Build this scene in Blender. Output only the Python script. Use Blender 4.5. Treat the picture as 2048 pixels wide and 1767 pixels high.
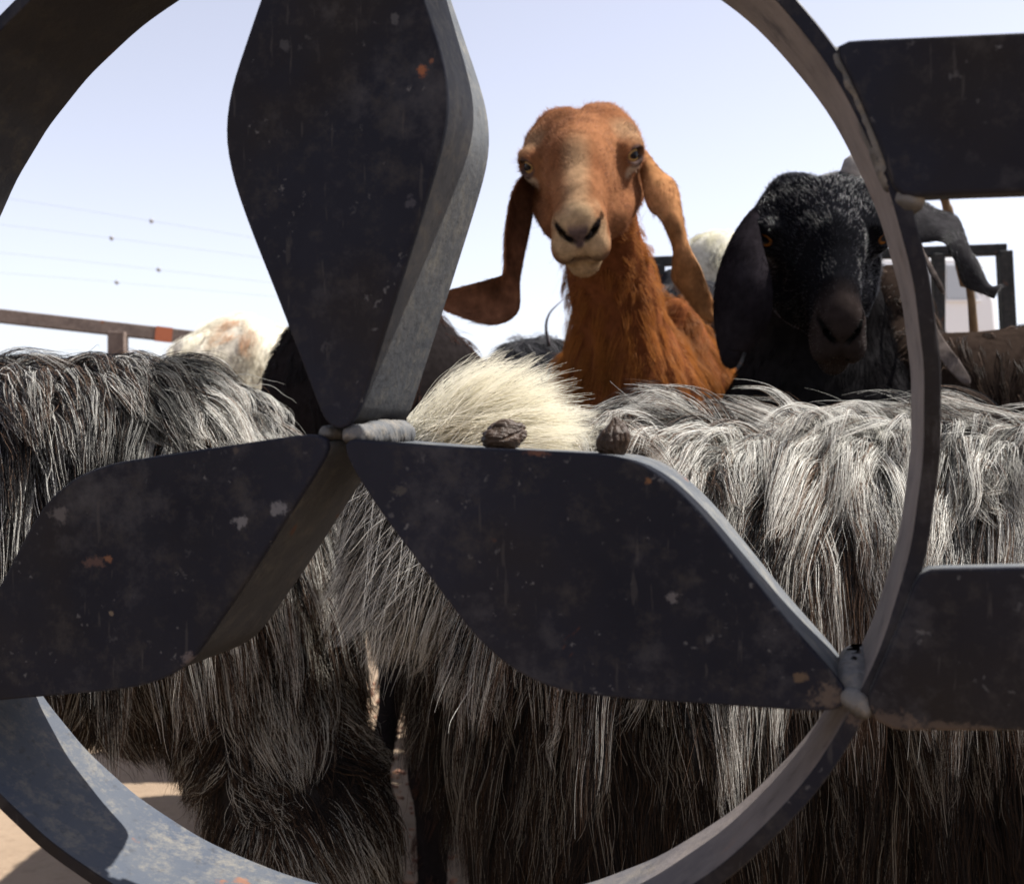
import bpy, math, random
import numpy as np
from mathutils import Vector, kdtree

random.seed(7); rng = np.random.default_rng(7)
scene = bpy.context.scene
COL = scene.collection
for o in list(bpy.data.objects):
    bpy.data.objects.remove(o)

# ------------------------------------------------------------------ camera, sky, sun, exposure
F = 2300.0            # focal length in photograph pixels (2048 wide)
CAMH = 0.70
cam_d = bpy.data.cameras.new('camera')
cam = bpy.data.objects.new('camera', cam_d); COL.objects.link(cam)
cam.location = (0, 0, CAMH); cam.rotation_euler = (math.radians(90), 0, 0)
cam_d.sensor_width = 36.0; cam_d.lens = F / 2048 * 36.0
cam_d.clip_start = 0.02; cam_d.clip_end = 4000
cam_d.dof.use_dof = True; cam_d.dof.focus_distance = 0.56; cam_d.dof.aperture_fstop = 22
scene.camera = cam

SUN = Vector((0.553, 0.105, 0.868)).normalized()
world = bpy.data.worlds.new('World'); scene.world = world; world.use_nodes = True
wn = world.node_tree.nodes; wl = world.node_tree.links
sky = wn.new('ShaderNodeTexSky'); sky.sky_type = 'NISHITA'; sky.sun_disc = False
sky.sun_elevation = math.asin(SUN.z); sky.sun_rotation = math.atan2(SUN.x, SUN.y)
sky.altitude = 300; sky.air_density = 1.0; sky.dust_density = 1.0; sky.ozone_density = 3.0
bg = wn['Background']; bg.inputs['Strength'].default_value = 0.087
hs = wn.new('ShaderNodeHueSaturation'); hs.inputs['Saturation'].default_value = 0.42      # dusty, washed out desert air
tn = wn.new('ShaderNodeMix'); tn.data_type = 'RGBA'; tn.blend_type = 'MULTIPLY'; tn.inputs[0].default_value = 1; tn.inputs[7].default_value = (1, 0.955, 1.0, 1)
wl.new(sky.outputs[0], hs.inputs['Color']); wl.new(hs.outputs[0], tn.inputs[6]); wl.new(tn.outputs[2], bg.inputs['Color'])
sun_d = bpy.data.lights.new('sun', 'SUN'); sun_d.energy = 5.0; sun_d.angle = math.radians(0.5)
sun_d.color = (1.0, 0.965, 0.91)
sun = bpy.data.objects.new('sun', sun_d); COL.objects.link(sun)
sun.rotation_euler = SUN.to_track_quat('Z', 'Y').to_euler()
scene.view_settings.view_transform = 'Standard'; scene.view_settings.look = 'None'
scene.view_settings.gamma = 1; scene.view_settings.use_curve_mapping = False
scene.view_settings.exposure = 1.29

# ------------------------------------------------------------------ helpers
def P(u, v, d):
    """point of the place that the photograph shows at pixel (u, v), d metres away"""
    return np.array([(u - 1024) / F * d, d, CAMH - (v - 883.5) / F * d])

def thing(name, label, cat, loc=(0, 0, 0), group=None):
    o = bpy.data.objects.new(name, None); COL.objects.link(o); o.location = loc
    o['label'] = label; o['category'] = cat
    if group: o['group'] = group
    o.empty_display_size = 0.05
    return o

def put(o, parent):
    COL.objects.link(o)
    if parent is not None:
        o.parent = parent
        o.matrix_parent_inverse.identity()
        if parent.parent is None:
            o.location = -parent.location
        # vertices are given in world space; the thing's empty only moves
    return o

def mesh_obj(name, verts, faces, mat, parent=None, smooth=True, cols=None, bevel=0, kind=None, label=None):
    me = bpy.data.meshes.new(name)
    me.from_pydata([tuple(map(float, v)) for v in verts], [], [tuple(int(i) for i in f) for f in faces])
    return _fin(name, me, mat, parent, smooth, cols, bevel, kind, label)

def _fin(name, me, mat, parent, smooth, cols, bevel, kind, label):
    if smooth:
        me.polygons.foreach_set('use_smooth', [True] * len(me.polygons))
    if cols is not None:
        a = me.color_attributes.new('tint', 'FLOAT_COLOR', 'POINT')
        c = np.ones((len(me.vertices), 4), np.float32); c[:, :3] = cols
        a.data.foreach_set('color', c.ravel())
    me.materials.append(mat)
    me.update()
    o = bpy.data.objects.new(name, me); put(o, parent)
    if bevel:
        m = o.modifiers.new('bevel', 'BEVEL'); m.width = bevel; m.segments = 2; m.limit_method = 'ANGLE'; m.angle_limit = 0.6
    if kind: o['kind'] = kind
    if label: o['label'] = label
    return o

def box_geo(c, s, rot=None):
    c = np.array(c, float); s = np.array(s, float) / 2
    v = np.array([[x, y, z] for x in (-1, 1) for y in (-1, 1) for z in (-1, 1)]) * s
    if rot is not None: v = v @ np.array(rot).T
    v = v + c
    f = [(0, 1, 3, 2), (4, 6, 7, 5), (0, 4, 5, 1), (2, 3, 7, 6), (0, 2, 6, 4), (1, 5, 7, 3)]
    return v, f

def bar_geo(a, b, w, h, up=(0, 0, 1)):
    a = np.array(a, float); b = np.array(b, float)
    d = b - a; L = np.linalg.norm(d); d /= L
    s = np.cross(d, up); s /= np.linalg.norm(s); u = np.cross(s, d)
    return box_geo((a + b) / 2, (L, w, h), np.stack([d, s, u], 1))

def cat_geo(gs):
    V, Fc, n = [], [], 0
    for v, f in gs:
        V.append(np.array(v)); Fc += [tuple(i + n for i in q) for q in f]; n += len(v)
    return np.vstack(V), Fc

def tube_geo(pts, rad, k=8):
    pts = np.array(pts, float); n = len(pts)
    rad = np.broadcast_to(np.array(rad, float), (n,))
    V, Fc = [], []
    t = np.gradient(pts, axis=0); t /= np.linalg.norm(t, axis=1)[:, None]
    ref = np.array([0.3, 0.2, 1.0]); ref /= np.linalg.norm(ref)
    for i in range(n):
        s = np.cross(t[i], ref)
        if np.linalg.norm(s) < 1e-3: s = np.array([1.0, 0, 0])
        s /= np.linalg.norm(s); u = np.cross(s, t[i])
        for j in range(k):
            a = 2 * math.pi * j / k
            V.append(pts[i] + rad[i] * (math.cos(a) * s + math.sin(a) * u))
    for i in range(n - 1):
        for j in range(k):
            Fc.append((i * k + j, i * k + (j + 1) % k, (i + 1) * k + (j + 1) % k, (i + 1) * k + j))
    Fc.append(tuple(range(k))[::-1]); Fc.append(tuple((n - 1) * k + j for j in range(k)))
    return np.array(V), Fc

def smooth_poly(pts, n):
    """Catmull-Rom through pts, n samples"""
    p = np.array(pts, float); m = len(p)
    q = np.vstack([2 * p[0] - p[1], p, 2 * p[-1] - p[-2]])
    out = []
    for s in np.linspace(0, m - 1 - 1e-9, n):
        i = int(s); t = s - i
        a, b, c, d = q[i], q[i + 1], q[i + 2], q[i + 3]
        out.append(0.5 * ((2 * b) + (c - a) * t + (2 * a - 5 * b + 4 * c - d) * t * t + (3 * b - a - 3 * c + d) * t ** 3))
    return np.array(out)

# ------------------------------------------------------------------ the gate's own space (ring of radius 1, x across, y up, z through)
GR = np.array([[0.96425, -0.0302, 0.26328], [0.02738, 0.99952, 0.01436], [-0.26359, -0.00664, 0.96461]])
GS = 0.18
GT = np.array([-0.324, 0.054, 2.033])
GD = 0.284           # depth of the flat bar, in ring radii
def g2w(x, y, z):
    c = GR @ np.array([x, y, z]) + GT
    c = c * GS
    return np.array([c[0], c[2], CAMH + c[1]])
def px2g(u, v, z=0.0):
    d = np.array([(u - 1024) / F, -(v - 883.5) / F, 1.0])
    dg = GR.T @ d; o = -GR.T @ GT
    s = (z - o[2]) / dg[2]
    return (o + s * dg)[:2]
SPOTS = [(845, 140, 0, 0.0020, (0.24, 0.085, 0.035), 1.0), (862, 122, 0, 0.0009, (0.16, 0.07, 0.04), 1.0), (215, 1118, 0, 0.0016, (0.16, 0.075, 0.04), 1.0), (190, 1124, 0, 0.0022, (0.075, 0.045, 0.038), 2.2),
         (480, 1045, 0, 0.0026, (0.13, 0.13, 0.14), 1.0), (558, 1018, 0, 0.0028, (0.13, 0.13, 0.14), 1.2), (118, 1028, 0, 0.0034, (0.085, 0.078, 0.078), 1.1), (376, 1318, 0, 0.0028, (0.10, 0.085, 0.085), 1.0), (222, 1225, 0, 0.0010, (0.14, 0.11, 0.08), 1.0),
         (472, 900, 0, 0.0014, (0.06, 0.05, 0.045), 1.0), (1345, 1195, 0, 0.0018, (0.10, 0.095, 0.10), 1.2), (1298, 962, 0, 0.0011, (0.15, 0.075, 0.035), 1.0), (1075, 903, 0, 0.0018, (0.12, 0.055, 0.035), 1.8),
         (1600, 1352, 0, 0.0016, (0.10, 0.070, 0.045), 1.4), (1655, 1395, 0, 0.0045, (0.085, 0.065, 0.052), 1.0), (1770, 1440, -0.012, 0.0040, (0.07, 0.052, 0.042), 2.6), (1900, 1452, -0.012, 0.0022, (0.075, 0.055, 0.042), 6.0), (800, 980, 0, 0.0018, (0.05, 0.047, 0.044), 1.3),
         (790, 38, 0, 0.0016, (0.06, 0.06, 0.065), 1.0), (570, 92, 0, 0.0022, (0.045, 0.045, 0.05), 1.0), (820, 405, 0, 0.0022, (0.045, 0.045, 0.055), 0.8)]

# ------------------------------------------------------------------ materials
def new_mat(name):
    m = bpy.data.materials.new(name); m.use_nodes = True
    nt = m.node_tree; b = nt.nodes['Principled BSDF']
    return m, nt, b

def ramp(nt, fac, stops):
    r = nt.nodes.new('ShaderNodeValToRGB')
    e = r.color_ramp.elements
    while len(e) < len(stops): e.new(0.5)
    for i, (p, c) in enumerate(stops):
        e[i].position = p; e[i].color = (*c, 1) if len(c) == 3 else c
    nt.links.new(fac, r.inputs[0]); return r.outputs[0]

def noise(nt, scale, detail=4, rough=0.5, vec=None, out='Fac', dist=0):
    n = nt.nodes.new('ShaderNodeTexNoise'); n.inputs['Scale'].default_value = scale
    n.inputs['Detail'].default_value = detail; n.inputs['Roughness'].default_value = rough
    n.inputs['Distortion'].default_value = dist
    if vec is not None: nt.links.new(vec, n.inputs['Vector'])
    return n.outputs[out]

def mix(nt, fac, a, b):
    m = nt.nodes.new('ShaderNodeMix'); m.data_type = 'RGBA'
    for s, v in ((m.inputs[0], fac), (m.inputs[6], a), (m.inputs[7], b)):
        if hasattr(v, 'links'): nt.links.new(v, s)
        else: s.default_value = v if not isinstance(v, tuple) else (*v, 1)
    return m.outputs[2]

def coords(nt, scale=(1, 1, 1)):
    t = nt.nodes.new('ShaderNodeTexCoord'); mp = nt.nodes.new('ShaderNodeMapping')
    mp.inputs['Scale'].default_value = scale
    nt.links.new(t.outputs['Object'], mp.inputs[0]); return mp.outputs[0]

def bump(nt, b, h, strength, dist=0.001):
    n = nt.nodes.new('ShaderNodeBump'); n.inputs['Strength'].default_value = strength
    n.inputs['Distance'].default_value = dist
    nt.links.new(h, n.inputs['Height']); nt.links.new(n.outputs[0], b.inputs['Normal'])

def m_plate(name, base, dust, k=1.0):
    """old dark paint on steel with specks of lime, dust clouds, rust chips"""
    m, nt, b = new_mat(name); v = coords(nt)
    c = ramp(nt, noise(nt, 9, 5, 0.6, v), [(0.3, base), (0.75, tuple(x * 1.9 + 0.002 for x in base))])
    warm = ramp(nt, noise(nt, 14, 3, 0.5, v), [(0.45, (0, 0, 0)), (0.7, (1, 1, 1))])
    c = mix(nt, warm, c, (0.0130, 0.0105, 0.0092))
    # lime specks of several sizes
    for sc, thr, seed in ((55, 0.13, 3.1), (120, 0.16, 7.7), (260, 0.17, 1.3)):
        vo = nt.nodes.new('ShaderNodeTexVoronoi'); vo.inputs['Scale'].default_value = sc
        mp = nt.nodes.new('ShaderNodeMapping'); mp.inputs['Location'].default_value = (seed, seed * 2, seed * 3)
        nt.links.new(v, mp.inputs[0])
        nd = noise(nt, sc * 3.0, 3, 0.6, mp.outputs[0], 'Color')
        ad = nt.nodes.new('ShaderNodeVectorMath'); ad.operation = 'MULTIPLY_ADD'
        nt.links.new(nd, ad.inputs[0]); ad.inputs[1].default_value = (0.25 / sc * 4, ) * 3; nt.links.new(mp.outputs[0], ad.inputs[2])
        nt.links.new(ad.outputs[0], vo.inputs['Vector'])
        sp = ramp(nt, vo.outputs['Distance'], [(thr * 0.5, (1, 1, 1)), (thr, (0, 0, 0))])
        pick = ramp(nt, noise(nt, sc * 0.23, 2, 0.5, mp.outputs[0]), [(0.52, (0, 0, 0)), (0.62, (0.7 * k,) * 3)])
        mu = nt.nodes.new('ShaderNodeMix'); mu.data_type = 'RGBA'; mu.blend_type = 'MULTIPLY'; mu.inputs[0].default_value = 1
        nt.links.new(sp, mu.inputs[6]); nt.links.new(pick, mu.inputs[7])
        c = mix(nt, mu.outputs[2], c, (0.10, 0.10, 0.105))
    cloud = ramp(nt, noise(nt, 30, 8, 0.72, v), [(0.54, (0, 0, 0)), (0.74, (0.6 * k,) * 3)])
    c = mix(nt, cloud, c, (0.062, 0.06, 0.064))
    fine = ramp(nt, noise(nt, 95, 6, 0.75, v), [(0.52, (0, 0, 0)), (0.70, (0.6,) * 3)])
    c = mix(nt, fine, c, (0.034, 0.031, 0.030))
    sv = nt.nodes.new('ShaderNodeMapping'); sv.inputs['Scale'].default_value = (30, 30, 4); sv.inputs['Rotation'].default_value = (0, 0.5, 0); nt.links.new(v, sv.inputs[0])
    scr = ramp(nt, noise(nt, 12, 3, 0.5, sv.outputs[0]), [(0.66, (0, 0, 0)), (0.70, (0.4,) * 3)])
    c = mix(nt, scr, c, (0.045, 0.042, 0.042))
    for (u_, v_, z_, r_, col_, st_) in SPOTS:
        q_ = px2g(u_, v_); pw = g2w(q_[0], q_[1], z_)
        sb = nt.nodes.new('ShaderNodeVectorMath'); sb.operation = 'SUBTRACT'; nt.links.new(v, sb.inputs[0]); sb.inputs[1].default_value = tuple(pw)
        scl = nt.nodes.new('ShaderNodeVectorMath'); scl.operation = 'MULTIPLY'; scl.inputs[1].default_value = (1 / r_ / st_, 0, 1 / r_); nt.links.new(sb.outputs[0], scl.inputs[0])
        le = nt.nodes.new('ShaderNodeVectorMath'); le.operation = 'LENGTH'; nt.links.new(scl.outputs[0], le.inputs[0])
        na = nt.nodes.new('ShaderNodeMath'); na.operation = 'MULTIPLY_ADD'; nt.links.new(noise(nt, 420, 5, 0.75, v), na.inputs[0]); na.inputs[1].default_value = 3.6; na.inputs[2].default_value = -1.8
        sm = nt.nodes.new('ShaderNodeMath'); sm.operation = 'ADD'; nt.links.new(le.outputs['Value'], sm.inputs[0]); nt.links.new(na.outputs[0], sm.inputs[1])
        c = mix(nt, ramp(nt, sm.outputs[0], [(0.55, (0.7,) * 3), (1.05, (0, 0, 0))]), c, col_)
    rust = ramp(nt, noise(nt, 19, 6, 0.65, v, dist=0.6), [(0.685, (0, 0, 0)), (0.72, (0.85,) * 3)])
    c = mix(nt, rust, c, (0.11, 0.035, 0.014))
    if dust:
        c = mix(nt, dust, c, (0.09, 0.08, 0.075))
    nt.links.new(c, b.inputs['Base Color'])
    rr = ramp(nt, noise(nt, 40, 4, 0.6, v), [(0.3, (0.42,) * 3), (0.7, (0.68,) * 3)])
    nt.links.new(rr, b.inputs['Roughness'])
    b.inputs['Specular IOR Level'].default_value = 0.10
    bump(nt, b, noise(nt, 150, 6, 0.65, v), 0.35, 0.0006)
    return m

def m_side(name, a, b2, sand, rust=0.6, bounce=False):
    """worn, dusty edge of flat bar"""
    m, nt, b = new_mat(name); v = coords(nt)
    c = ramp(nt, noise(nt, 22, 6, 0.65, v), [(0.32, a), (0.68, b2)])
    s = ramp(nt, noise(nt, 95, 10, 0.82, v), [(0.49, (0, 0, 0)), (0.66, (0.8,) * 3)])
    c = mix(nt, s, c, sand)
    pit = ramp(nt, noise(nt, 230, 4, 0.6, v), [(0.30, (0.35,) * 3), (0.42, (0, 0, 0))])
    c = mix(nt, pit, c, (0.02, 0.018, 0.018))
    r = ramp(nt, noise(nt, 35, 5, 0.6, v, dist=0.5), [(0.66, (0, 0, 0)), (0.70, (rust,) * 3)])
    c = mix(nt, r, c, (0.20, 0.075, 0.03))
    # shade painted in by normal: faces that look down go dark brown
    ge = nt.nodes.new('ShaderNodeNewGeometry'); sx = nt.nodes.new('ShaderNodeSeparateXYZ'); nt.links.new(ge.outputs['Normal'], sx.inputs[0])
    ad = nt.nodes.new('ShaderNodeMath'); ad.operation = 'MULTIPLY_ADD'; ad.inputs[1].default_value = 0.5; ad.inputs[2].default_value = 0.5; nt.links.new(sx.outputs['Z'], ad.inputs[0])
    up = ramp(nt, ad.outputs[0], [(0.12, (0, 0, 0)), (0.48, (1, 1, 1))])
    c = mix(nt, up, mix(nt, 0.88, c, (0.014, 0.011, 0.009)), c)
    if bounce:  # bounced light painted on left-facing walls as a paler brown
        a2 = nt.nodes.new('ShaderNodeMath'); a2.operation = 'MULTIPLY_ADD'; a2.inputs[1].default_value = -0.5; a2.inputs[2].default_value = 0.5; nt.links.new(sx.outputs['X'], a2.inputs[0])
        bounce_fac = ramp(nt, a2.outputs[0], [(0.60, (0, 0, 0)), (0.85, (0.8,) * 3)])
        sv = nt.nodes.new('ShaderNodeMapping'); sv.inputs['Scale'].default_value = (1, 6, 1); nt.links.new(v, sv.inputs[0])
        bounce_col = ramp(nt, noise(nt, 60, 6, 0.7, v), [(0.30, (0.07, 0.055, 0.05)), (0.45, (0.17, 0.14, 0.125)), (0.75, (0.24, 0.20, 0.18))])
        c = mix(nt, bounce_fac, c, bounce_col)
    nt.links.new(c, b.inputs['Base Color']); b.inputs['Roughness'].default_value = 0.7
    b.inputs['Specular IOR Level'].default_value = 0.15
    bump(nt, b, noise(nt, 260, 7, 0.7, v), 0.55, 0.0008)
    return m

M_PLATE = m_plate('dark_painted_steel', (0.0054, 0.0060, 0.0105), None)
M_SIDE = m_side('worn_blue_grey_steel', (0.048, 0.054, 0.064), (0.105, 0.11, 0.114), (0.18, 0.17, 0.145))
M_RING = m_side('dusty_ring_steel', (0.045, 0.054, 0.072), (0.068, 0.074, 0.084), (0.16, 0.145, 0.118), bounce=True)
M_WELD = m_side('weld_metal', (0.075, 0.078, 0.082), (0.13, 0.125, 0.12), (0.23, 0.195, 0.15), 0.9)
M_BLACKPAINT = m_side('black_rail_paint', (0.012, 0.013, 0.014), (0.03, 0.03, 0.03), (0.06, 0.055, 0.05), 0.3)
M_RAIL = m_side('weathered_rail_paint', (0.10, 0.075, 0.065), (0.17, 0.13, 0.11), (0.24, 0.19, 0.16), 0.9)

def m_hair(name, rough=0.42, spec=0.08, trans=0.0):
    m, nt, b = new_mat(name)
    a = nt.nodes.new('ShaderNodeAttribute'); a.attribute_name = 'tint'
    nt.links.new(a.outputs['Color'], b.inputs['Base Color'])
    b.inputs['Roughness'].default_value = rough; b.inputs['Specular IOR Level'].default_value = spec
    if trans:
        tr = nt.nodes.new('ShaderNodeBsdfTranslucent'); nt.links.new(a.outputs['Color'], tr.inputs['Color'])
        ms = nt.nodes.new('ShaderNodeMixShader'); ms.inputs[0].default_value = trans
        nt.links.new(b.outputs[0], ms.inputs[1]); nt.links.new(tr.outputs[0], ms.inputs[2])
        nt.links.new(ms.outputs[0], nt.nodes['Material Output'].inputs['Surface'])
    return m

def m_skin(name, rough=0.6):
    m, nt, b = new_mat(name)
    a = nt.nodes.new('ShaderNodeAttribute'); a.attribute_name = 'tint'
    v = coords(nt)
    f = ramp(nt, noise(nt, 120, 4, 0.6, v), [(0.3, (0.7,) * 3), (0.7, (1.25,) * 3)])
    mu = nt.nodes.new('ShaderNodeMix'); mu.data_type = 'RGBA'; mu.blend_type = 'MULTIPLY'; mu.inputs[0].default_value = 1
    nt.links.new(a.outputs['Color'], mu.inputs[6]); nt.links.new(f, mu.inputs[7])
    nt.links.new(mu.outputs[2], b.inputs['Base Color'])
    b.inputs['Roughness'].default_value = rough; b.inputs['Specular IOR Level'].default_value = 0.0
    bump(nt, b, noise(nt, 500, 4, 0.6, v), 0.3, 0.0008)
    return m
M_HAIR = m_hair('goat_hair', trans=0.35); M_FUR = m_hair('short_fur', 0.5, 0.05, 0.2); M_HIDE = m_skin('hide')
M_SHINY = m_hair('shiny_black_fur', 0.30, 0.30); M_DULL = m_hair('dull_black_fur', 0.6, 0.0)

def m_eye(name, iris):
    m, nt, b = new_mat(name)
    t = nt.nodes.new('ShaderNodeTexCoord'); sp = nt.nodes.new('ShaderNodeSeparateXYZ')
    nt.links.new(t.outputs['Object'], sp.inputs[0])
    # local x along the slit, local z up, unit sphere radius 1
    vm = nt.nodes.new('ShaderNodeVectorMath'); vm.operation = 'MULTIPLY'; vm.inputs[1].default_value = (1.0, 0, 1.0)
    nt.links.new(t.outputs['Object'], vm.inputs[0])
    ln = nt.nodes.new('ShaderNodeVectorMath'); ln.operation = 'LENGTH'; nt.links.new(vm.outputs[0], ln.inputs[0])
    c = ramp(nt, ln.outputs['Value'], [(0.0, tuple(x * 0.6 for x in iris)), (0.66, iris), (0.84, (0.02, 0.013, 0.008)), (0.93, (0.03, 0.02, 0.016))])
    vp = nt.nodes.new('ShaderNodeVectorMath'); vp.operation = 'MULTIPLY'; vp.inputs[1].default_value = (0.85, 0, 1.6)
    nt.links.new(t.outputs['Object'], vp.inputs[0])
    l2 = nt.nodes.new('ShaderNodeVectorMath'); l2.operation = 'LENGTH'; nt.links.new(vp.outputs[0], l2.inputs[0])
    pf = ramp(nt, l2.outputs['Value'], [(0.50, (1, 1, 1)), (0.58, (0, 0, 0))])
    c = mix(nt, pf, c, (0.006, 0.006, 0.008))
    nt.links.new(c, b.inputs['Base Color']); b.inputs['Roughness'].default_value = 0.12
    b.inputs['Specular IOR Level'].default_value = 0.07
    return m
M_EYE_Y = m_eye('amber_eye', (0.34, 0.21, 0.075)); M_EYE_O = m_eye('orange_eye', (0.20, 0.075, 0.014))

# ------------------------------------------------------------------ implicit surfaces
class Field:
    def __init__(s, lo, hi, h):
        s.lo = np.array(lo, float); s.h = h
        s.n = np.ceil((np.array(hi) - s.lo) / h).astype(int) + 1
        ax = [s.lo[i] + h * np.arange(s.n[i], dtype=np.float32) for i in range(3)]
        s.X, s.Y, s.Z = np.meshgrid(*[a.astype(np.float32) for a in ax], indexing='ij')
        s.f = np.full(s.X.shape, 1.0, np.float32)
    def cone(s, a, b, ra, rb, sq=(1, 1, 1)):
        a = np.array(a, float); b = np.array(b, float); d = b - a; L = float(d @ d) + 1e-12
        px, py, pz = s.X - a[0], s.Y - a[1], s.Z - a[2]
        t = np.clip((px * d[0] + py * d[1] + pz * d[2]) / L, 0, 1)
        return np.sqrt(((px - t * d[0]) / sq[0]) ** 2 + ((py - t * d[1]) / sq[1]) ** 2 + ((pz - t * d[2]) / sq[2]) ** 2) - (ra + (rb - ra) * t)
    def ell(s, c, r):
        q = np.sqrt(((s.X - c[0]) / r[0]) ** 2 + ((s.Y - c[1]) / r[1]) ** 2 + ((s.Z - c[2]) / r[2]) ** 2)
        return (q - 1) * min(r)
    def add(s, g, k):
        h = np.clip(0.5 + 0.5 * (s.f - g) / k, 0, 1)
        s.f = s.f * (1 - h) + g * h - k * h * (1 - h)
    def sub(s, g, k):
        g = -g
        h = np.clip(0.5 - 0.5 * (s.f - g) / k, 0, 1)
        s.f = s.f * (1 - h) + g * h + k * h * (1 - h)
    def done(s):
        del s.X, s.Y, s.Z
    def sample(s, p):
        q = (p - s.lo) / s.h
        q = np.clip(q, 0, np.array(s.n) - 1.001); i = q.astype(int); t = q - i
        f = s.f; r = 0
        for dx in (0, 1):
            for dy in (0, 1):
                for dz in (0, 1):
                    w = (t[:, 0] if dx else 1 - t[:, 0]) * (t[:, 1] if dy else 1 - t[:, 1]) * (t[:, 2] if dz else 1 - t[:, 2])
                    r = r + w * f[i[:, 0] + dx, i[:, 1] + dy, i[:, 2] + dz]
        return r
    def grad(s, p):
        e = s.h
        g = np.stack([s.sample(p + np.eye(3)[k] * e) - s.sample(p - np.eye(3)[k] * e) for k in range(3)], 1)
        return g / (np.linalg.norm(g, axis=1)[:, None] + 1e-9)
    def mesh(s):
        f = s.f; ins = f < 0
        nx, ny, nz = f.shape
        acc = np.zeros((nx - 1, ny - 1, nz - 1, 3), np.float32); cnt = np.zeros((nx - 1, ny - 1, nz - 1), np.float32)
        quads = []
        def sl(a, ax, d, n):
            return a
        for ax in range(3):
            o1, o2 = [k for k in range(3) if k != ax]
            A = np.take(f, range(0, f.shape[ax] - 1), ax); B = np.take(f, range(1, f.shape[ax]), ax)
            cr = (A < 0) != (B < 0)
            I = np.argwhere(cr)
            if len(I) == 0: continue
            a = A[cr]; b = B[cr]; t = a / (a - b)
            pos = I.astype(np.float32); pos[:, ax] += t
            # the four cells round this edge
            cells = []
            for d1, d2 in ((0, 0), (-1, 0), (-1, -1), (0, -1)):
                C = I.copy(); C[:, o1] += d1; C[:, o2] += d2; cells.append(C)
            ok = np.ones(len(I), bool)
            for C in cells:
                ok &= (C >= 0).all(1) & (C < np.array([nx - 1, ny - 1, nz - 1])).all(1)
            pos = pos[ok]; a = a[ok]
            cells = [C[ok] for C in cells]
            ids = []
            for C in cells:
                np.add.at(acc, (C[:, 0], C[:, 1], C[:, 2]), pos); np.add.at(cnt, (C[:, 0], C[:, 1], C[:, 2]), 1)
                ids.append(np.ravel_multi_index(C.T, (nx - 1, ny - 1, nz - 1)))
            Q = np.stack(ids, 1)
            flip = (a < 0)
            if ax == 1: flip = ~flip
            Q[~flip] = Q[~flip][:, ::-1]
            quads.append(Q)
        Q = np.vstack(quads)
        used, inv = np.unique(Q, return_inverse=True)
        V = (acc.reshape(-1, 3)[used] / cnt.reshape(-1)[used][:, None]) * s.h + s.lo
        return V.astype(float), inv.reshape(Q.shape)

def tri_sample(V, Q, n, wfun=None):
    """n root points on quads, area weighted (times wfun(centre))"""
    a = V[Q[:, 0]]; b = V[Q[:, 1]]; c = V[Q[:, 2]]; d = V[Q[:, 3]]
    ar = 0.5 * np.linalg.norm(np.cross(c - a, d - b), axis=1)
    ctr = (a + b + c + d) / 4
    w = ar * (wfun(ctr) if wfun else 1)
    pick = rng.choice(len(Q), n, p=w / w.sum())
    s = rng.random((n, 1)); t = rng.random((n, 1))
    return (a[pick] * (1 - s) + b[pick] * s) * (1 - t) + (d[pick] * (1 - s) + c[pick] * s) * t

def hair_obj(name, pts, rad, cols, mat, parent, kind='stuff', label=None):
    """pts (n,k,3), rad (n,k), cols (n,k,3)"""
    n, k, _ = pts.shape
    hc = bpy.data.hair_curves.new(name)
    hc.add_curves([k] * n)
    hc.position_data.foreach_set('vector', pts.astype(np.float32).ravel())
    ra = hc.attributes.get('radius') or hc.attributes.new('radius', 'FLOAT', 'POINT')
    ra.data.foreach_set('value', rad.astype(np.float32).ravel())
    ca = hc.attributes.new('tint', 'FLOAT_COLOR', 'POINT')
    c = np.ones((n, k, 4), np.float32); c[..., :3] = cols
    ca.data.foreach_set('color', c.ravel())
    hc.materials.append(mat)
    o = bpy.data.objects.new(name, hc); put(o, parent)
    if kind: o['kind'] = kind
    if label: o['label'] = label
    return o

def vnoise(p, sc, seed=0):
    """cheap smooth pseudo noise from sines, about -1..1"""
    q = p * sc
    r = 0
    st = np.random.RandomState(seed + 11)
    for i in range(5):
        d = st.normal(size=3); d /= np.linalg.norm(d); ph = st.rand() * 6.28; fr = 0.7 + 1.3 * st.rand()
        r = r + np.sin(q @ d * fr * 6.28 + ph)
    return r / 2.6

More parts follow.
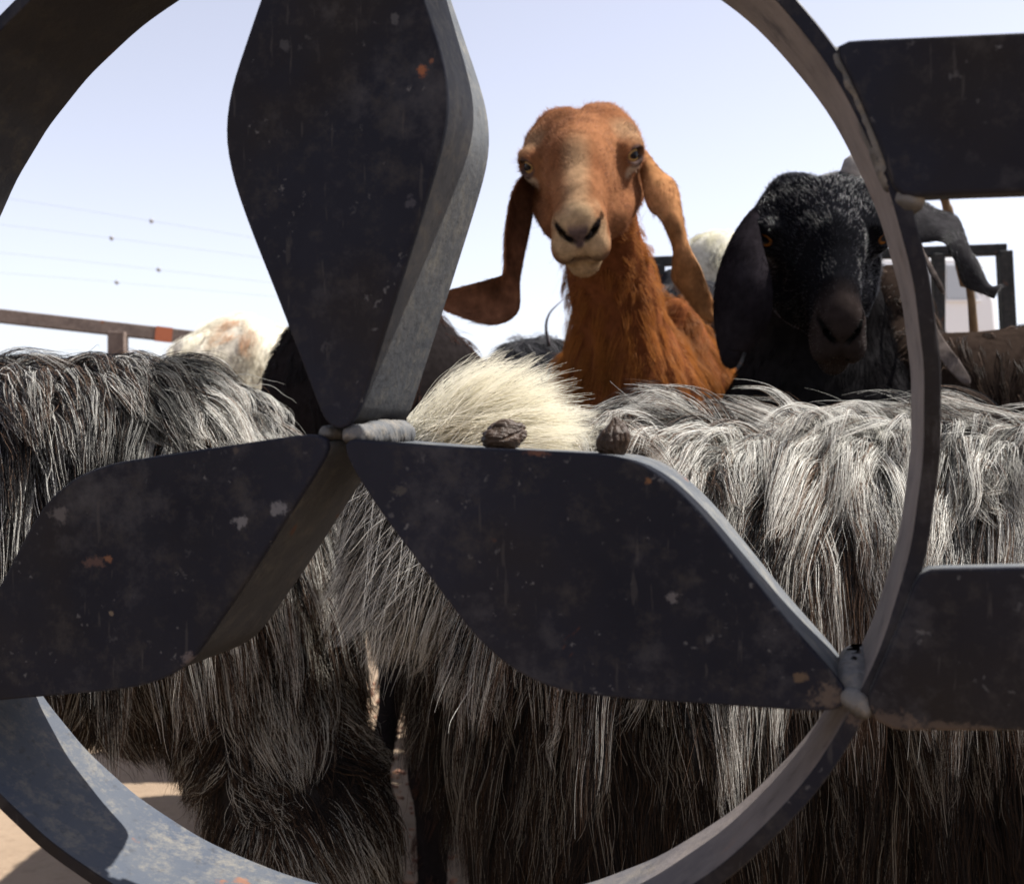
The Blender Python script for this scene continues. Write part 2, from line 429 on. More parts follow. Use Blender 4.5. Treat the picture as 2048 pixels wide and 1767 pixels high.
def long_coat(name, parent, fld, V, Q, n_guides, kids, steps, length, dirf, colf, mat, wfun=None,
              lift=0.35, grav=0.35, layer=0.02, lock_n=300, lock_w=0.55, spread=0.006, clump=0.75,
              rad=0.00016, curl=0.004, wild=0.04, kind='stuff', collide=True, seedw=0, messy=1.0):
    R = tri_sample(V, Q, n_guides, wfun)
    N = fld.grad(R); R = R - N * (fld.sample(R)[:, None])
    L = length(R) * (0.75 + 0.5 * rng.random(n_guides))
    ds = (L / steps)[:, None]
    D0 = dirf(R, N)
    D0 = D0 - (D0 * N).sum(1)[:, None] * N
    D0 /= np.linalg.norm(D0, axis=1)[:, None] + 1e-9
    v = D0 + N * lift * (0.6 + 0.8 * rng.random((n_guides, 1)))
    w0 = np.stack([vnoise(R, 9, 1 + seedw), vnoise(R, 9, 2 + seedw), vnoise(R, 9, 3 + seedw)], 1) * 0.22 * messy * np.array([1, 1, 0.3]) + messy * rng.normal(size=(n_guides, 3)) * 0.06
    v = v + w0
    v /= np.linalg.norm(v, axis=1)[:, None]
    hl = (layer * rng.random(n_guides) ** 1.3)
    G = np.zeros((n_guides, steps + 1, 3)); G[:, 0] = R - N * 0.002
    p = G[:, 0].copy()
    gv = np.array([0, 0, -1.0])
    for s in range(steps):
        v = v + gv * grav * (3.0 / steps) * 2
        v /= np.linalg.norm(v, axis=1)[:, None]
        pn = p + v * ds
        if collide:
            d = fld.sample(pn); n = fld.grad(pn)
            tgt = hl * min(1, (s + 1) / 3.0)
            push = np.clip(tgt - d, 0, 0.03)
            pn = pn + n * push[:, None]
        v = pn - p; v /= np.linalg.norm(v, axis=1)[:, None] + 1e-9
        p = pn; G[:, s + 1] = p
    # locks
    sid = rng.choice(n_guides, min(lock_n, n_guides), replace=False)
    kd = kdtree.KDTree(len(sid))
    for i, j in enumerate(sid): kd.insert(Vector(R[j]), i)
    kd.balance()
    near = np.array([sid[kd.find(Vector(r))[1]] for r in R])
    s = np.linspace(0, 1, steps + 1)[None, :, None]
    target = G[near] + (R - R[near])[:, None, :] * (1 - 0.75 * s)
    wl_ = lock_w * s ** 1.2 * (0.5 + 0.8 * rng.random((n_guides, 1, 1)))
    G = G * (1 - wl_) + target * wl_
    # wavy
    ph = rng.random((n_guides, 1, 3)) * 6.28; fr = 1.0 + 1.5 * rng.random((n_guides, 1, 1))
    G = G + curl * np.sin(s * fr * 6.28 + ph) * s ** 0.7 * (0.3 + rng.random((n_guides, 1, 1)))
    # children
    n = n_guides * kids
    gi = np.repeat(np.arange(n_guides), kids)
    off = rng.normal(size=(n, 3)) * spread
    off -= (off * N[gi]).sum(1)[:, None] * N[gi] * 0.7
    cl = clump * (0.5 + 0.6 * rng.random((n, 1, 1)))
    K = G[gi] + off[:, None, :] * (1 - cl * s)
    # individual waviness
    ph = rng.random((n, 1, 3)) * 6.28; fr = 0.5 + 1.6 * rng.random((n, 1, 1)); am = curl * 0.45 * rng.random((n, 1, 1)) ** 2 * 2
    K = K + am * np.sin(s * fr * 6.28 + ph) * s
    wd = (rng.random(n) < wild)[:, None, None] * rng.normal(size=(n, 1, 3)) * 0.011
    K = K + wd * s ** 1.6
    # length variety: shorten along the strand
    cut = 0.55 + 0.45 * rng.random((n, 1)) ** 0.6
    si = np.linspace(0, 1, steps + 1)[None, :] * cut * steps
    i0 = np.clip(si.astype(int), 0, steps - 1); t = (si - i0)[..., None]
    ar = np.arange(n)[:, None]
    K = K[ar, i0] * (1 - t) + K[ar, i0 + 1] * t
    rr = rad * (0.7 + 0.6 * rng.random((n, 1))) * (1 - 0.75 * np.linspace(0, 1, steps + 1)[None, :] ** 2)
    C = colf(R[gi], gi, n)           # (n,3) or (n,k,3)
    if C.ndim == 2: C = np.repeat(C[:, None, :], steps + 1, 1)
    return hair_obj(name, K, rr, C, mat, parent, kind)

def short_fur(name, parent, V, Q, NF, n, length, dirf, colf, mat, lift=0.35, rad=0.00013, steps=3, wfun=None, jitter=0.25, kind='stuff', pf=22, pa=0.22):
    R = tri_sample(V, Q, n, wfun); N = NF(R)
    L = length(R) * (0.6 + 0.8 * rng.random(n))
    D = dirf(R, N); D = D - (D * N).sum(1)[:, None] * N; D /= np.linalg.norm(D, axis=1)[:, None] + 1e-9
    pat = np.stack([vnoise(R, pf, 21), vnoise(R, pf, 22), vnoise(R, pf, 23)], 1) * pa
    d0 = D + N * lift + pat + rng.normal(size=(n, 3)) * jitter; d0 /= np.linalg.norm(d0, axis=1)[:, None]
    s = np.linspace(0, 1, steps + 1)
    K = R[:, None, :] - N[:, None, :] * 0.0008 + L[:, None, None] * (s[None, :, None] * d0[:, None, :] + (s[None, :, None] ** 2) * (D * 0.35 - N * 0.12 + np.array([0, 0, -0.10]))[:, None, :])
    rr = rad * (0.7 + 0.6 * rng.random((n, 1))) * (1 - 0.7 * s[None, :] ** 2)
    C = colf(R, None, n)
    if C.ndim == 2: C = np.repeat(C[:, None, :], steps + 1, 1)
    return hair_obj(name, K, rr, C, mat, parent, kind)

# ------------------------------------------------------------------ the setting
def m_sand():
    m, nt, b = new_mat('desert_sand'); v = coords(nt)
    c = ramp(nt, noise(nt, 2.2, 8, 0.6, v), [(0.3, (0.17, 0.118, 0.075)), (0.7, (0.24, 0.175, 0.115))])
    d = ramp(nt, noise(nt, 35, 6, 0.7, v), [(0.52, (0, 0, 0)), (0.68, (0.45,) * 3)])
    c = mix(nt, d, c, (0.12, 0.075, 0.045))
    nt.links.new(c, b.inputs['Base Color']); b.inputs['Roughness'].default_value = 0.9
    bump(nt, b, noise(nt, 25, 10, 0.7, v), 0.6, 0.01)
    return m
def ground():
    # one sheet, finer near the animals
    xs = np.concatenate([[-3000, -400, -60, -15], np.linspace(-6, 6, 61), [15, 60, 400, 3000]])
    ys = np.concatenate([[-3000, -400, -60, -10], np.linspace(-4, 8, 61), [15, 60, 400, 3000]])
    V = []; 
    for y in ys:
        for x in xs:
            z = 0.0
            if abs(x) < 6 and -4 < y < 8:
                z = 0.008 * math.sin(x * 3.1 + 1.3 * math.sin(y * 2.3)) + 0.006 * math.sin(y * 5.1 + x)
            V.append((x, y, z - 0.014))
    nx = len(xs)
    Fc = [(j * nx + i, j * nx + i + 1, (j + 1) * nx + i + 1, (j + 1) * nx + i) for j in range(len(ys) - 1) for i in range(nx - 1)]
    o = mesh_obj('ground', V, Fc, m_sand()); o['kind'] = 'structure'
    # litter of dung crumbs and straw under the animals
    gs = []
    for i in range(1500):
        x = random.uniform(-0.55, 0.5); y = random.uniform(1.6, 3.4)
        s = random.uniform(0.003, 0.008)
        v, f = box_geo((0, 0, 0), (s * random.uniform(1, 3.5), s, s * 0.7))
        v = v * (1 + 0.5 * (np.random.rand(8, 1) - 0.5))
        a = random.uniform(0, 6.28); c, sn = math.cos(a), math.sin(a)
        v = v @ np.array([[c, -sn, 0], [sn, c, 0], [0, 0, 1]]).T + np.array([x, y, s * 0.3])
        gs.append((v, f))
    V, Fc = cat_geo(gs)
    m, nt, b = new_mat('dung_litter'); oi = coords(nt)
    nt.links.new(ramp(nt, noise(nt, 60, 3, 0.6, oi), [(0.35, (0.09, 0.035, 0.02)), (0.5, (0.2, 0.09, 0.05)), (0.68, (0.24, 0.17, 0.10))]), b.inputs['Base Color'])
    b.inputs['Roughness'].default_value = 0.85
    mesh_obj('litter', V, Fc, m, kind='stuff', smooth=False)
ground()

# ------------------------------------------------------------------ ornamental steel gate
HARM = [0.9991, -0.0069, -0.0016, 0.016, 0.0025, -0.0077, -0.0024, -0.0063, 0.0011]
def ring_r(t):
    return HARM[0] + sum(HARM[2 * k - 1] * math.cos(k * t) + HARM[2 * k] * math.sin(k * t) for k in range(1, 5))
gate = thing('ornamental_gate', 'dark steel gate in the foreground with three diamond petals welded inside a flat bar ring', 'gate', tuple(g2w(0, -4.4, 0.14)))

def gate_ring():
    n = 256; rw = 0.025
    prof = [(0.0, 0.0015), (0.0015, 0.0), (rw - 0.002, 0.0), (rw, 0.002), (rw, GD - 0.002), (rw - 0.002, GD), (0.0015, GD), (0.0, GD - 0.0015)]
    V = []; k = len(prof)
    for i in range(n):
        t = 2 * math.pi * i / n; r = ring_r(t)
        wob = 0.0018 * math.sin(t * 37 + 2 * math.sin(5 * t)) * 0.4
        for a, z in prof:
            V.append(g2w((r + a + wob) * math.cos(t), (r + a + wob) * math.sin(t), z))
    Fc = [(i * k + j, ((i + 1) % n) * k + j, ((i + 1) % n) * k + (j + 1) % k, i * k + (j + 1) % k) for i in range(n) for j in range(k)]
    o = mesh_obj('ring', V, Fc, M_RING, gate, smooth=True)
    # front and rear narrow edges carry the dark paint
    o.data.materials.append(M_PLATE)
    for p in o.data.polygons:
        j = p.vertices[0] % k
        if j in (0, 1, 2, 5): p.material_index = 1
        p.use_smooth = True
    o.modifiers.new('es', 'EDGE_SPLIT').split_angle = 0.7
gate_ring()

def plate_part(name, outline_px, z0, z1, mat_face, mat_side, parent, inset=0.0, bevel=0.004, smoothpts=None, back_scale=1.0):
    pts = np.array([px2g(u, v) for u, v in outline_px])
    # make it counter clockwise
    ar = 0.5 * sum(pts[i][0] * pts[(i + 1) % len(pts)][1] - pts[(i + 1) % len(pts)][0] * pts[i][1] for i in range(len(pts)))
    if ar < 0: pts = pts[::-1]
    n = len(pts)
    # resample with light smoothing
    dense = []
    for i in range(n):
        a, b = pts[i], pts[(i + 1) % n]
        m = max(1, int(np.linalg.norm(b - a) / 0.02))
        for j in range(m): dense.append(a + (b - a) * j / m)
    d = np.array(dense)
    for _ in range(smoothpts or 0): d = 0.25 * np.roll(d, 1, 0) + 0.5 * d + 0.25 * np.roll(d, -1, 0)
    n = len(d)
    tg = np.roll(d, -1, 0) - np.roll(d, 1, 0); tg /= np.linalg.norm(tg, axis=1)[:, None]
    nr = np.stack([tg[:, 1], -tg[:, 0]], 1)
    layers = [(z0, -bevel - inset), (z0 + bevel * 0.35, -bevel * 0.3 - inset), (z0 + bevel, -inset), (z1 - 0.003, -inset), (z1, -0.003 - inset)]
    V = []
    for z, off in layers:
        for q, m in zip(d, nr):
            V.append(g2w(q[0] + m[0] * off, q[1] + m[1] * off, z))
    Fc = []; ms = []
    for l in range(len(layers) - 1):
        for i in range(n):
            j = (i + 1) % n
            Fc.append((l * n + i, (l + 1) * n + i, (l + 1) * n + j, l * n + j)); ms.append(0 if l < 2 else 1)
    Fc.append(tuple(range(n))); ms.append(0)
    L = len(layers) - 1
    Fc.append(tuple(L * n + i for i in range(n))[::-1]); ms.append(0)
    o = mesh_obj(name, V, Fc, mat_face, parent, smooth=False)
    o.data.materials.append(mat_side)
    for p, m in zip(o.data.polygons, ms):
        p.material_index = m; p.use_smooth = len(p.vertices) == 4
    o.modifiers.new('es', 'EDGE_SPLIT').split_angle = 0.6
    return o

TOP = [(655, 862), (600, 715), (548, 580), (500, 460), (468, 370), (453, 310), (449, 262), (454, 205), (468, 150), (490, 88), (515, 13), (665, -400), (692, -420), (712, -400),
       (850, 11), (872, 75), (888, 130), (895, 185), (894, 240), (880, 300), (850, 400), (800, 560), (750, 718), (704, 862)]
LEFT = [(640, 863), (500, 884), (330, 909), (230, 924), (180, 938), (140, 960), (105, 988), (82, 1014), (60, 1052), (37, 1096), (15, 1140), (-60, 1280), (-122, 1400), (-110, 1412), (11, 1399), (220, 1381),
        (290, 1371), (335, 1354), (370, 1335), (395, 1308), (421, 1264), (476, 1187), (550, 1070), (623, 956), (662, 893), (672, 872)]
RIGHT = [(672, 872), (737, 880), (912, 893), (1108, 902), (1225, 908), (1283, 922), (1342, 965), (1407, 1031), (1490, 1135), (1573, 1239), (1668, 1346), (1716, 1398), (1700, 1422), (1640, 1424), (1500, 1414), (1300, 1401),
         (1180, 1391), (1110, 1379), (1040, 1350), (985, 1310), (940, 1262), (870, 1168), (800, 1078), (740, 995), (690, 912)]
BARU = [(1663, 90), (1700, 84), (1900, 75), (2100, 66), (2700, 40), (2700, 365), (2100, 384), (1900, 391), (1800, 397), (1786, 380), (1764, 308), (1733, 232), (1695, 148)]
BARL = [(1836, 1140), (1860, 1135), (2100, 1130), (2700, 1125), (2700, 1462), (2100, 1458), (1790, 1458), (1745, 1445), (1728, 1405), (1752, 1350), (1790, 1265), (1825, 1170)]
for nm, ol, lab in (('petal', TOP, 'upright petal with an orange rust chip near its right shoulder'), ('petal', LEFT, 'left petal with pale lime flecks and a brown scrape'), ('petal', RIGHT, 'right petal carrying two dried lumps on its upper edge')):
    p = bpy.data.objects.new(nm, None); COL.objects.link(p); p.parent = gate; p['label'] = lab
    plate_part('side_wall', ol, 0.016, GD - 0.004, M_SIDE, M_SIDE, p, inset=0.006, bevel=0.001, smoothpts=3)
    plate_part('face_plate', ol, 0.0, 0.0165, M_PLATE, M_PLATE, p, bevel=0.005, smoothpts=3)
    for c in p.children: c.location = -gate.location
for ol in (BARU, BARL):
    plate_part('cross_bar', ol, -0.012, 0.035, M_PLATE, M_SIDE, gate, bevel=0.006, smoothpts=1)

def lump(center, rad, seed, amp=0.25, squash=(1, 1, 1), sub=4, creases=3):
    import bmesh
    bm = bmesh.new(); bmesh.ops.create_icosphere(bm, subdivisions=sub, radius=1.0)
    V = np.array([v.co[:] for v in bm.verts]); Fc = [tuple(v.index for v in f.verts) for f in bm.faces]; bm.free()
    r = 1 + amp * vnoise(V, 0.35, seed) + amp * 0.4 * vnoise(V, 1.1, seed + 5) + amp * 0.12 * vnoise(V, 3.0, seed + 9)
    return V * r[:, None] * rad * np.array(squash) + np.array(center), Fc

def gp(u, v, z): 
    q = px2g(u, v); return (q[0], q[1], z)
def blob(pts, seed):
    """one welded lump: overlapping beads melted into a single skin"""
    c3 = [(g2w(*gp(u, v, z)), r) for u, v, z, r in pts]
    A = np.array([c for c, r in c3]); rm = max(r for c, r in c3)
    f = Field(A.min(0) - rm * 1.6, A.max(0) + rm * 1.6, max(rm / 7.0, 0.00045))
    for i in range(len(c3) - 1):
        (a, ra), (b, rb) = c3[i], c3[i + 1]
        m = max(1, int(np.linalg.norm(b - a) / (rm * 0.4)))
        for j in range(m):
            p = a + (b - a) * (j + 0.5) / m + np.random.normal(size=3) * rm * 0.12
            f.add(f.ell(p, [(ra + (rb - ra) * j / m) * random.uniform(0.85, 1.12)] * 3), rm * 1.6)
    pn = np.stack([f.X, f.Y, f.Z], -1).reshape(-1, 3) / rm
    f.f = f.f + (0.07 * rm * (vnoise(pn, 0.30, seed) + 0.7 * vnoise(pn, 0.75, seed + 3))).reshape(f.f.shape).astype(np.float32)
    V, Q = f.mesh()
    return mesh_obj('weld_bead', V, Q, M_WELD, gate)
WELDS = [[(704, 870, 0.05, 0.0016), (708, 869, 0.13, 0.0024), (704, 868, 0.20, 0.0028), (708, 869, 0.26, 0.0022)],
         [(692, 868, 0.01, 0.0016), (706, 870, 0.06, 0.0020)], [(640, 866, 0.02, 0.0014), (642, 868, 0.27, 0.0012)],
         [(1710, 1384, 0.02, 0.0022), (1716, 1382, 0.14, 0.0028), (1720, 1382, 0.27, 0.0026)],
         [(1692, 1388, 0.006, 0.0014), (1708, 1402, 0.004, 0.0019), (1722, 1415, 0.004, 0.0017), (1733, 1426, 0.006, 0.0012)],
         [(1798, 392, 0.012, 0.0022), (1812, 398, 0.016, 0.0028), (1832, 398, 0.02, 0.0018)],
         [(1668, 100, 0.012, 0.0012), (1720, 205, 0.010, 0.0010), (1784, 372, 0.012, 0.0013)]]
for i_, w_ in enumerate(WELDS): blob(w_, 40 + i_ * 7)
# two dried lumps of dung resting on the right petal
def m_dung():
    m, nt, b = new_mat('dried_dung'); v = coords(nt)
    nt.links.new(ramp(nt, noise(nt, 180, 6, 0.7, v), [(0.3, (0.020, 0.011, 0.006)), (0.58, (0.052, 0.030, 0.018)), (0.82, (0.13, 0.09, 0.06))]), b.inputs['Base Color'])
    b.inputs['Roughness'].default_value = 0.42; b.inputs['Specular IOR Level'].default_value = 0.22
    bump(nt, b, noise(nt, 300, 6, 0.65, v, dist=1.5), 0.7, 0.0012)
    return m
M_DUNG = m_dung()
def on_petal(u, z):   # top surface of the right petal at pixel column u
    v = np.interp(u, [737, 912, 1108, 1225, 1283], [880, 893, 902, 908, 922])
    q = px2g(u, v); return g2w(q[0], q[1] - 0.006, z)
def dung(name, u, w, h, seed, lab, peak):
    base = on_petal(u, 0.21); base[0] = (u - 1024) / F * base[1]
    V, Fc = lump((0, 0, 0), 1.0, seed, 0.0, sub=6)
    x, y, z = V[:, 0].copy(), V[:, 1].copy(), V[:, 2].copy()
    if peak:
        # pear: broad low belly, short neck, small knob
        prof = np.interp(z, [-1, -0.85, -0.5, -0.1, 0.25, 0.55, 0.8, 0.93, 1.0], [0.0, 0.62, 0.97, 1.0, 0.86, 0.58, 0.34, 0.24, 0.0])
        rr = np.sqrt(np.clip(1 - z * z, 1e-6, 1)); V[:, 0] = x / rr * prof; V[:, 1] = y / rr * prof
        V[:, 0] += 0.10 * np.sin(z * 2.2); r = 1 + 0.05 * vnoise(V, 0.5, seed)
    else:
        r = 1 + 0.10 * vnoise(V, 0.4, seed) + 0.05 * vnoise(V, 0.9, seed + 2)
        V[:, 2] = z * 0.86 + 0.10 * x
        V[:, 2] -= 0.16 * np.exp(-((x - 0.45 + 0.25 * y) / 0.16) ** 2) * clip_(z)              # shallow notch in the top
        V[:, 2] *= 1 - 0.28 * clip_(-x) ** 1.5
        f_ = np.exp(-((z + 0.15 - 0.5 * x) / 0.06) ** 2) * (y < 0.3) * clip_(x * 1.5 + 0.3); V[:, 1] *= 1 - 0.25 * f_   # fold on the right end
    V *= r[:, None]
    st = np.array([1.0, 1.0, 0.45]) if peak else np.array([0.6, 1.0, 1.1])
    for sc, am, sd in ((0.7, 0.10, 31), (1.4, 0.05, 37), (3.1, 0.022, 41), (7.0, 0.012, 43)):
        rid = 1 - np.abs(vnoise(V * st, sc, seed + sd)); V *= (1 - am * np.clip(rid, 0, 1) ** 3)[:, None]
    V[:, 2] = np.where(V[:, 2] < -0.78, -0.78 + (V[:, 2] + 0.78) * 0.1, V[:, 2])
    z0, z1 = V[:, 2].min(), V[:, 2].max()
    V = V - np.array([0.5 * (V[:, 0].min() + V[:, 0].max()), 0, z0])
    V[:, 0] *= w / (V[:, 0].max() - V[:, 0].min()); V[:, 2] *= h / (z1 - z0); V[:, 1] *= w * 0.42
    o = mesh_obj(name, V, Fc, M_DUNG); o.location = base - np.array([0, 0, 0.0006])
    o['label'] = lab; o['category'] = 'dung pellet'
def clip_(a): return np.clip(a, 0, 1)
dd = on_petal(1010, 0.19)[1]
dung('dung_lump', 1008, 94 / F * dd, 66 / F * dd, 3, 'broad wrinkled dark brown dung lump, the one nearer the white tail hair', False)
dung('dung_lump', 1226, 68 / F * dd, 78 / F * dd, 8, 'pear shaped dark brown dung lump with a pointed top on the right petal', True)
# ------------------------------------------------------------------ goats
def tint_for(n, base, var):
    c = np.array(base)[None, :] * (1 + var * rng.normal(size=(n, 1)))
    return np.clip(c, 0.002, 0.9)

def goat_body(cones, h, lo, hi, k=0.03):
    f = Field(lo, hi, h)
    for c in cones:
        f.add(f.cone(*c), k)
    V, Q = f.mesh(); f.done()
    return f, V, Q

def legs_for(pts):
    """front / rear legs: list of (x, y, top z, lean) -> cones down to hooves"""
    out = []
    for x, y, z, lean in pts:
        out += [((x, y, z), (x + lean * 0.6, y + lean, z * 0.5), 0.055, 0.028), ((x + lean * 0.6, y + lean, z * 0.5), (x, y, 0.035), 0.026, 0.019), ((x, y - 0.01, 0.035), (x, y - 0.02, 0.0), 0.024, 0.028)]
    return out

# ---- head shape shared by the goats that look at the camera
def head_field(eye_r, wide=1.0):
    f = Field((-0.088, -0.135, -0.135), (0.088, 0.215, 0.095), 0.0021)
    A = f.add
    A(f.ell((0, -0.035, -0.014), (0.058 * wide, 0.078, 0.056)), 0.01)
    for s in (-1, 1):
        A(f.ell((s * 0.028, -0.046, 0.020), (0.025, 0.038, 0.0255)), 0.014)        # horn mounds on the poll
        A(f.cone((s * 0.048 * wide, 0.004, 0.002), (s * 0.043 * wide, -0.03, 0.008), 0.021, 0.022), 0.018)   # orbits
        A(f.cone((s * 0.040, -0.03, -0.045), (s * 0.030, 0.05, -0.055), 0.028, 0.020), 0.03)  # cheeks
        A(f.cone((s * 0.016, 0.142, -0.050), (s * 0.019, 0.155, -0.052), 0.0155, 0.0145), 0.012)    # upper lip
        A(f.cone((s * 0.0135, 0.152, -0.030), (s * 0.018, 0.148, -0.030), 0.0115, 0.0105), 0.010)   # nostril wings
        A(f.cone((s * 0.014, 0.02, 0.016), (s * 0.012, 0.12, -0.008), 0.017, 0.012), 0.02)     # edges of the nasal bone
    A(f.cone((0, -0.02, 0.018), (0, 0.06, 0.013), 0.034, 0.026), 0.02)
    A(f.cone((0, 0.05, 0.012), (0, 0.145, -0.024), 0.026, 0.017), 0.018)
    A(f.cone((0, 0.02, -0.025), (0, 0.14, -0.038), 0.042, 0.024), 0.025)
    A(f.cone((0, -0.01, -0.060), (0, 0.125, -0.068), 0.030, 0.0155), 0.022)
    A(f.ell((0, 0.132, -0.075), (0.0185, 0.021, 0.0150)), 0.010)                     # chin
    # mouth slit, philtrum, nostrils
    for s in (-1, 1):
        f.sub(f.cone((0, 0.170, -0.0625), (s * 0.016, 0.158, -0.0595), 0.0026, 0.0026), 0.004)
        f.sub(f.cone((s * 0.016, 0.158, -0.0595), (s * 0.034, 0.120, -0.0420), 0.0028, 0.0020), 0.004)
        f.sub(f.cone((s * 0.0060, 0.169, -0.0410), (s * 0.0165, 0.163, -0.0325), 0.0028, 0.0046), 0.002)
        f.sub(f.cone((s * 0.0165, 0.163, -0.0325), (s * 0.0275, 0.150, -0.0215), 0.0046, 0.0030), 0.002)
        f.sub(f.cone((s * 0.0175, 0.160, -0.0315), (s * 0.014, 0.140, -0.032), 0.0036, 0.0030), 0.002)
        f.sub(f.ell((s * 0.066 * wide, 0.030, -0.030), (0.012, 0.035, 0.008)), 0.02)       # hollow under the eye
    f.sub(f.cone((0, 0.171, -0.036), (0, 0.171, -0.060), 0.0016, 0.0016), 0.003)
    f.sub(f.cone((0, -0.09, 0.049), (0, -0.02, 0.051), 0.004, 0.004), 0.012)         # groove between the mounds
    # eye lids with an almond opening
    for s in (-1, 1):
        c = np.array([s * 0.0512 * wide, 0.014, 0.001]); o = np.array([s * 0.80, 0.60, 0.08]); o /= np.linalg.norm(o)
        f.add(f.cone(c, c + o * 0.001, eye_r + 0.0024, eye_r + 0.0024), 0.010)
        up = np.array([0, 0, 1.0]); fw = np.cross(up, o); fw /= np.linalg.norm(fw)
        f.add(f.cone(c + up * 0.011 - fw * 0.010 + o * 0.006, c + up * 0.011 + fw * 0.010 + o * 0.006, 0.0042, 0.0042), 0.010)   # brow
        p = c + o * (eye_r + 0.001)
        d = np.stack([f.X - p[0], f.Y - p[1], f.Z - p[2]], -1)
        q = np.sqrt(((d @ fw) / (eye_r * 1.05)) ** 2 + ((d @ np.cross(o, fw)) / (eye_r * 0.62)) ** 2 + ((d @ o) / (eye_r * 0.9)) ** 2)
        f.sub((q - 1) * eye_r * 0.7, 0.0015)
    return f

def frame(yaw, pitch, roll):
    """columns: image right, muzzle, up of the head, for a goat that looks at the camera (degrees)"""
    a, p, r = math.radians(yaw), math.radians(pitch), math.radians(roll)
    x = np.array([1.0, 0, 0]); y = np.array([0, -math.cos(p), -math.sin(p)]); z = np.array([0, -math.sin(p), math.cos(p)])
    cr, sr = math.cos(r), math.sin(r)
    x, z = x * cr + z * sr, z * cr - x * sr
    ca, sa = math.cos(a), math.sin(a)
    Rz = np.array([[ca, -sa, 0], [sa, ca, 0], [0, 0, 1]])
    return np.stack([Rz @ x, Rz @ y, Rz @ z], 1)

def uv_sphere(n=20, m=14):
    V = [(0, 0, 1)] + [(math.sin(math.pi * i / m) * math.cos(2 * math.pi * j / n), math.sin(math.pi * i / m) * math.sin(2 * math.pi * j / n), math.cos(math.pi * i / m)) for i in range(1, m) for j in range(n)] + [(0, 0, -1)]
    Fc = [(0, 1 + j, 1 + (j + 1) % n) for j in range(n)]
    for i in range(m - 2):
        Fc += [(1 + i * n + j, 1 + (i + 1) * n + j, 1 + (i + 1) * n + (j + 1) % n, 1 + i * n + (j + 1) % n) for j in range(n)]
    b = 1 + (m - 2) * n
    Fc += [(b + j, len(V) - 1, b + (j + 1) % n) for j in range(n)]
    return V, Fc

from mathutils import Matrix
def add_eye(parent, pos, out, slit, r, mat):
    V, Fc = uv_sphere()
    me = bpy.data.meshes.new('eye'); me.from_pydata(V, [], Fc); me.polygons.foreach_set('use_smooth', [True] * len(Fc)); me.materials.append(mat)
    o = bpy.data.objects.new('eye', me); COL.objects.link(o); o.parent = parent
    out = Vector(out).normalized(); sl = Vector(slit); sl = (sl - out * sl.dot(out)).normalized(); up = sl.cross(out).normalized()
    M = Matrix((sl, out, up)).transposed().to_4x4()
    M = Matrix.Translation(Vector(pos) - parent.location) @ M @ Matrix.Scale(r, 4)
    o.matrix_local = M
    return o

HEADS = {}
def NB(s):
    # ellipsoid round one slanting nostril slit
    a = math.radians(45); c, n = math.cos(a), math.sin(a)
    return np.array([[s * c / 0.017, -s * n / 0.0050, 0], [0, 0, 1 / 0.014], [n / 0.017, c / 0.0050, 0]])
def add_head(parent, org, M, wide, skin_fn, fur_fn, mat_fur, fur_n, eye_mat, eye_r=0.0118, lenf=None, rad=0.00013, scale=1.0, lift=0.30, nar=0.0, pf=22, pa=0.22):
    key = wide
    if key not in HEADS:
        f = head_field(eye_r, wide); V, Q = f.mesh(); f.done(); HEADS[key] = (f, V, Q)
    f, V, Q = HEADS[key]
    def wk(y): return 1 - nar * ss(0.02, 0.13, y)
    Vw = V.copy(); Vw[:, 0] *= wk(V[:, 1])
    W = Vw * scale @ M.T + org
    cols = skin_fn(V)
    Qw = Q[:, ::-1]
    for s in (-1, 1):
        c = np.array([s * 0.0512 * wide, 0.014, 0.001]); o = np.array([s * 0.80, 0.60, 0.08])
        add_eye(parent, c * scale @ M.T + org, M @ o, M @ np.array([-0.6 * s, 0.8, 0.0]), eye_r * scale, eye_mat)
    def loc(p):
        q = (p - org) @ M / scale; q[:, 0] /= wk(q[:, 1]); return q
    def NF(p): return f.grad(loc(p)) @ M.T
    def wf(p):
        l = loc(p); w = np.ones(len(p))
        for s in (-1, 1):      # bare lids and eye opening
            c = np.array([s * 0.060 * wide, 0.022, 0.002]); w *= np.where(np.linalg.norm(l - c, axis=1) < 0.0125, 0.02, 1)
        w *= np.where((l[:, 1] > 0.155) & (l[:, 2] > -0.045) & (abs(l[:, 0]) < 0.012), 0.1, 1)
        # inside nostrils and mouth
        for s in (-1, 1):
            w *= np.where(np.linalg.norm((l - np.array([s * 0.0165, 0.162, -0.0320])) @ NB(s), axis=1) < 1.0, 0, 1)
        return w
    def dirf(R, N):
        l = loc(R); d = np.stack([np.sign(l[:, 0]) * 0.35 + 0 * l[:, 0], -1 + 0 * l[:, 0], np.where(l[:, 2] > -0.01, 0.35, -0.5) + 0 * l[:, 0]], 1)
        return d @ M.T
    def length(R):
        l = loc(R); return lenf(l) if lenf else np.interp(l[:, 1], [-0.10, -0.02, 0.02, 0.08, 0.15], [0.014, 0.012, 0.008, 0.005, 0.0025])
    def colf(R, gi, n): return fur_fn(loc(R), n)
    short_fur('face_fur', parent, W, Qw, NF, fur_n, length, dirf, colf, mat_fur, wfun=wf, rad=rad, lift=lift, pf=pf, pa=pa)
    return W, Qw, cols

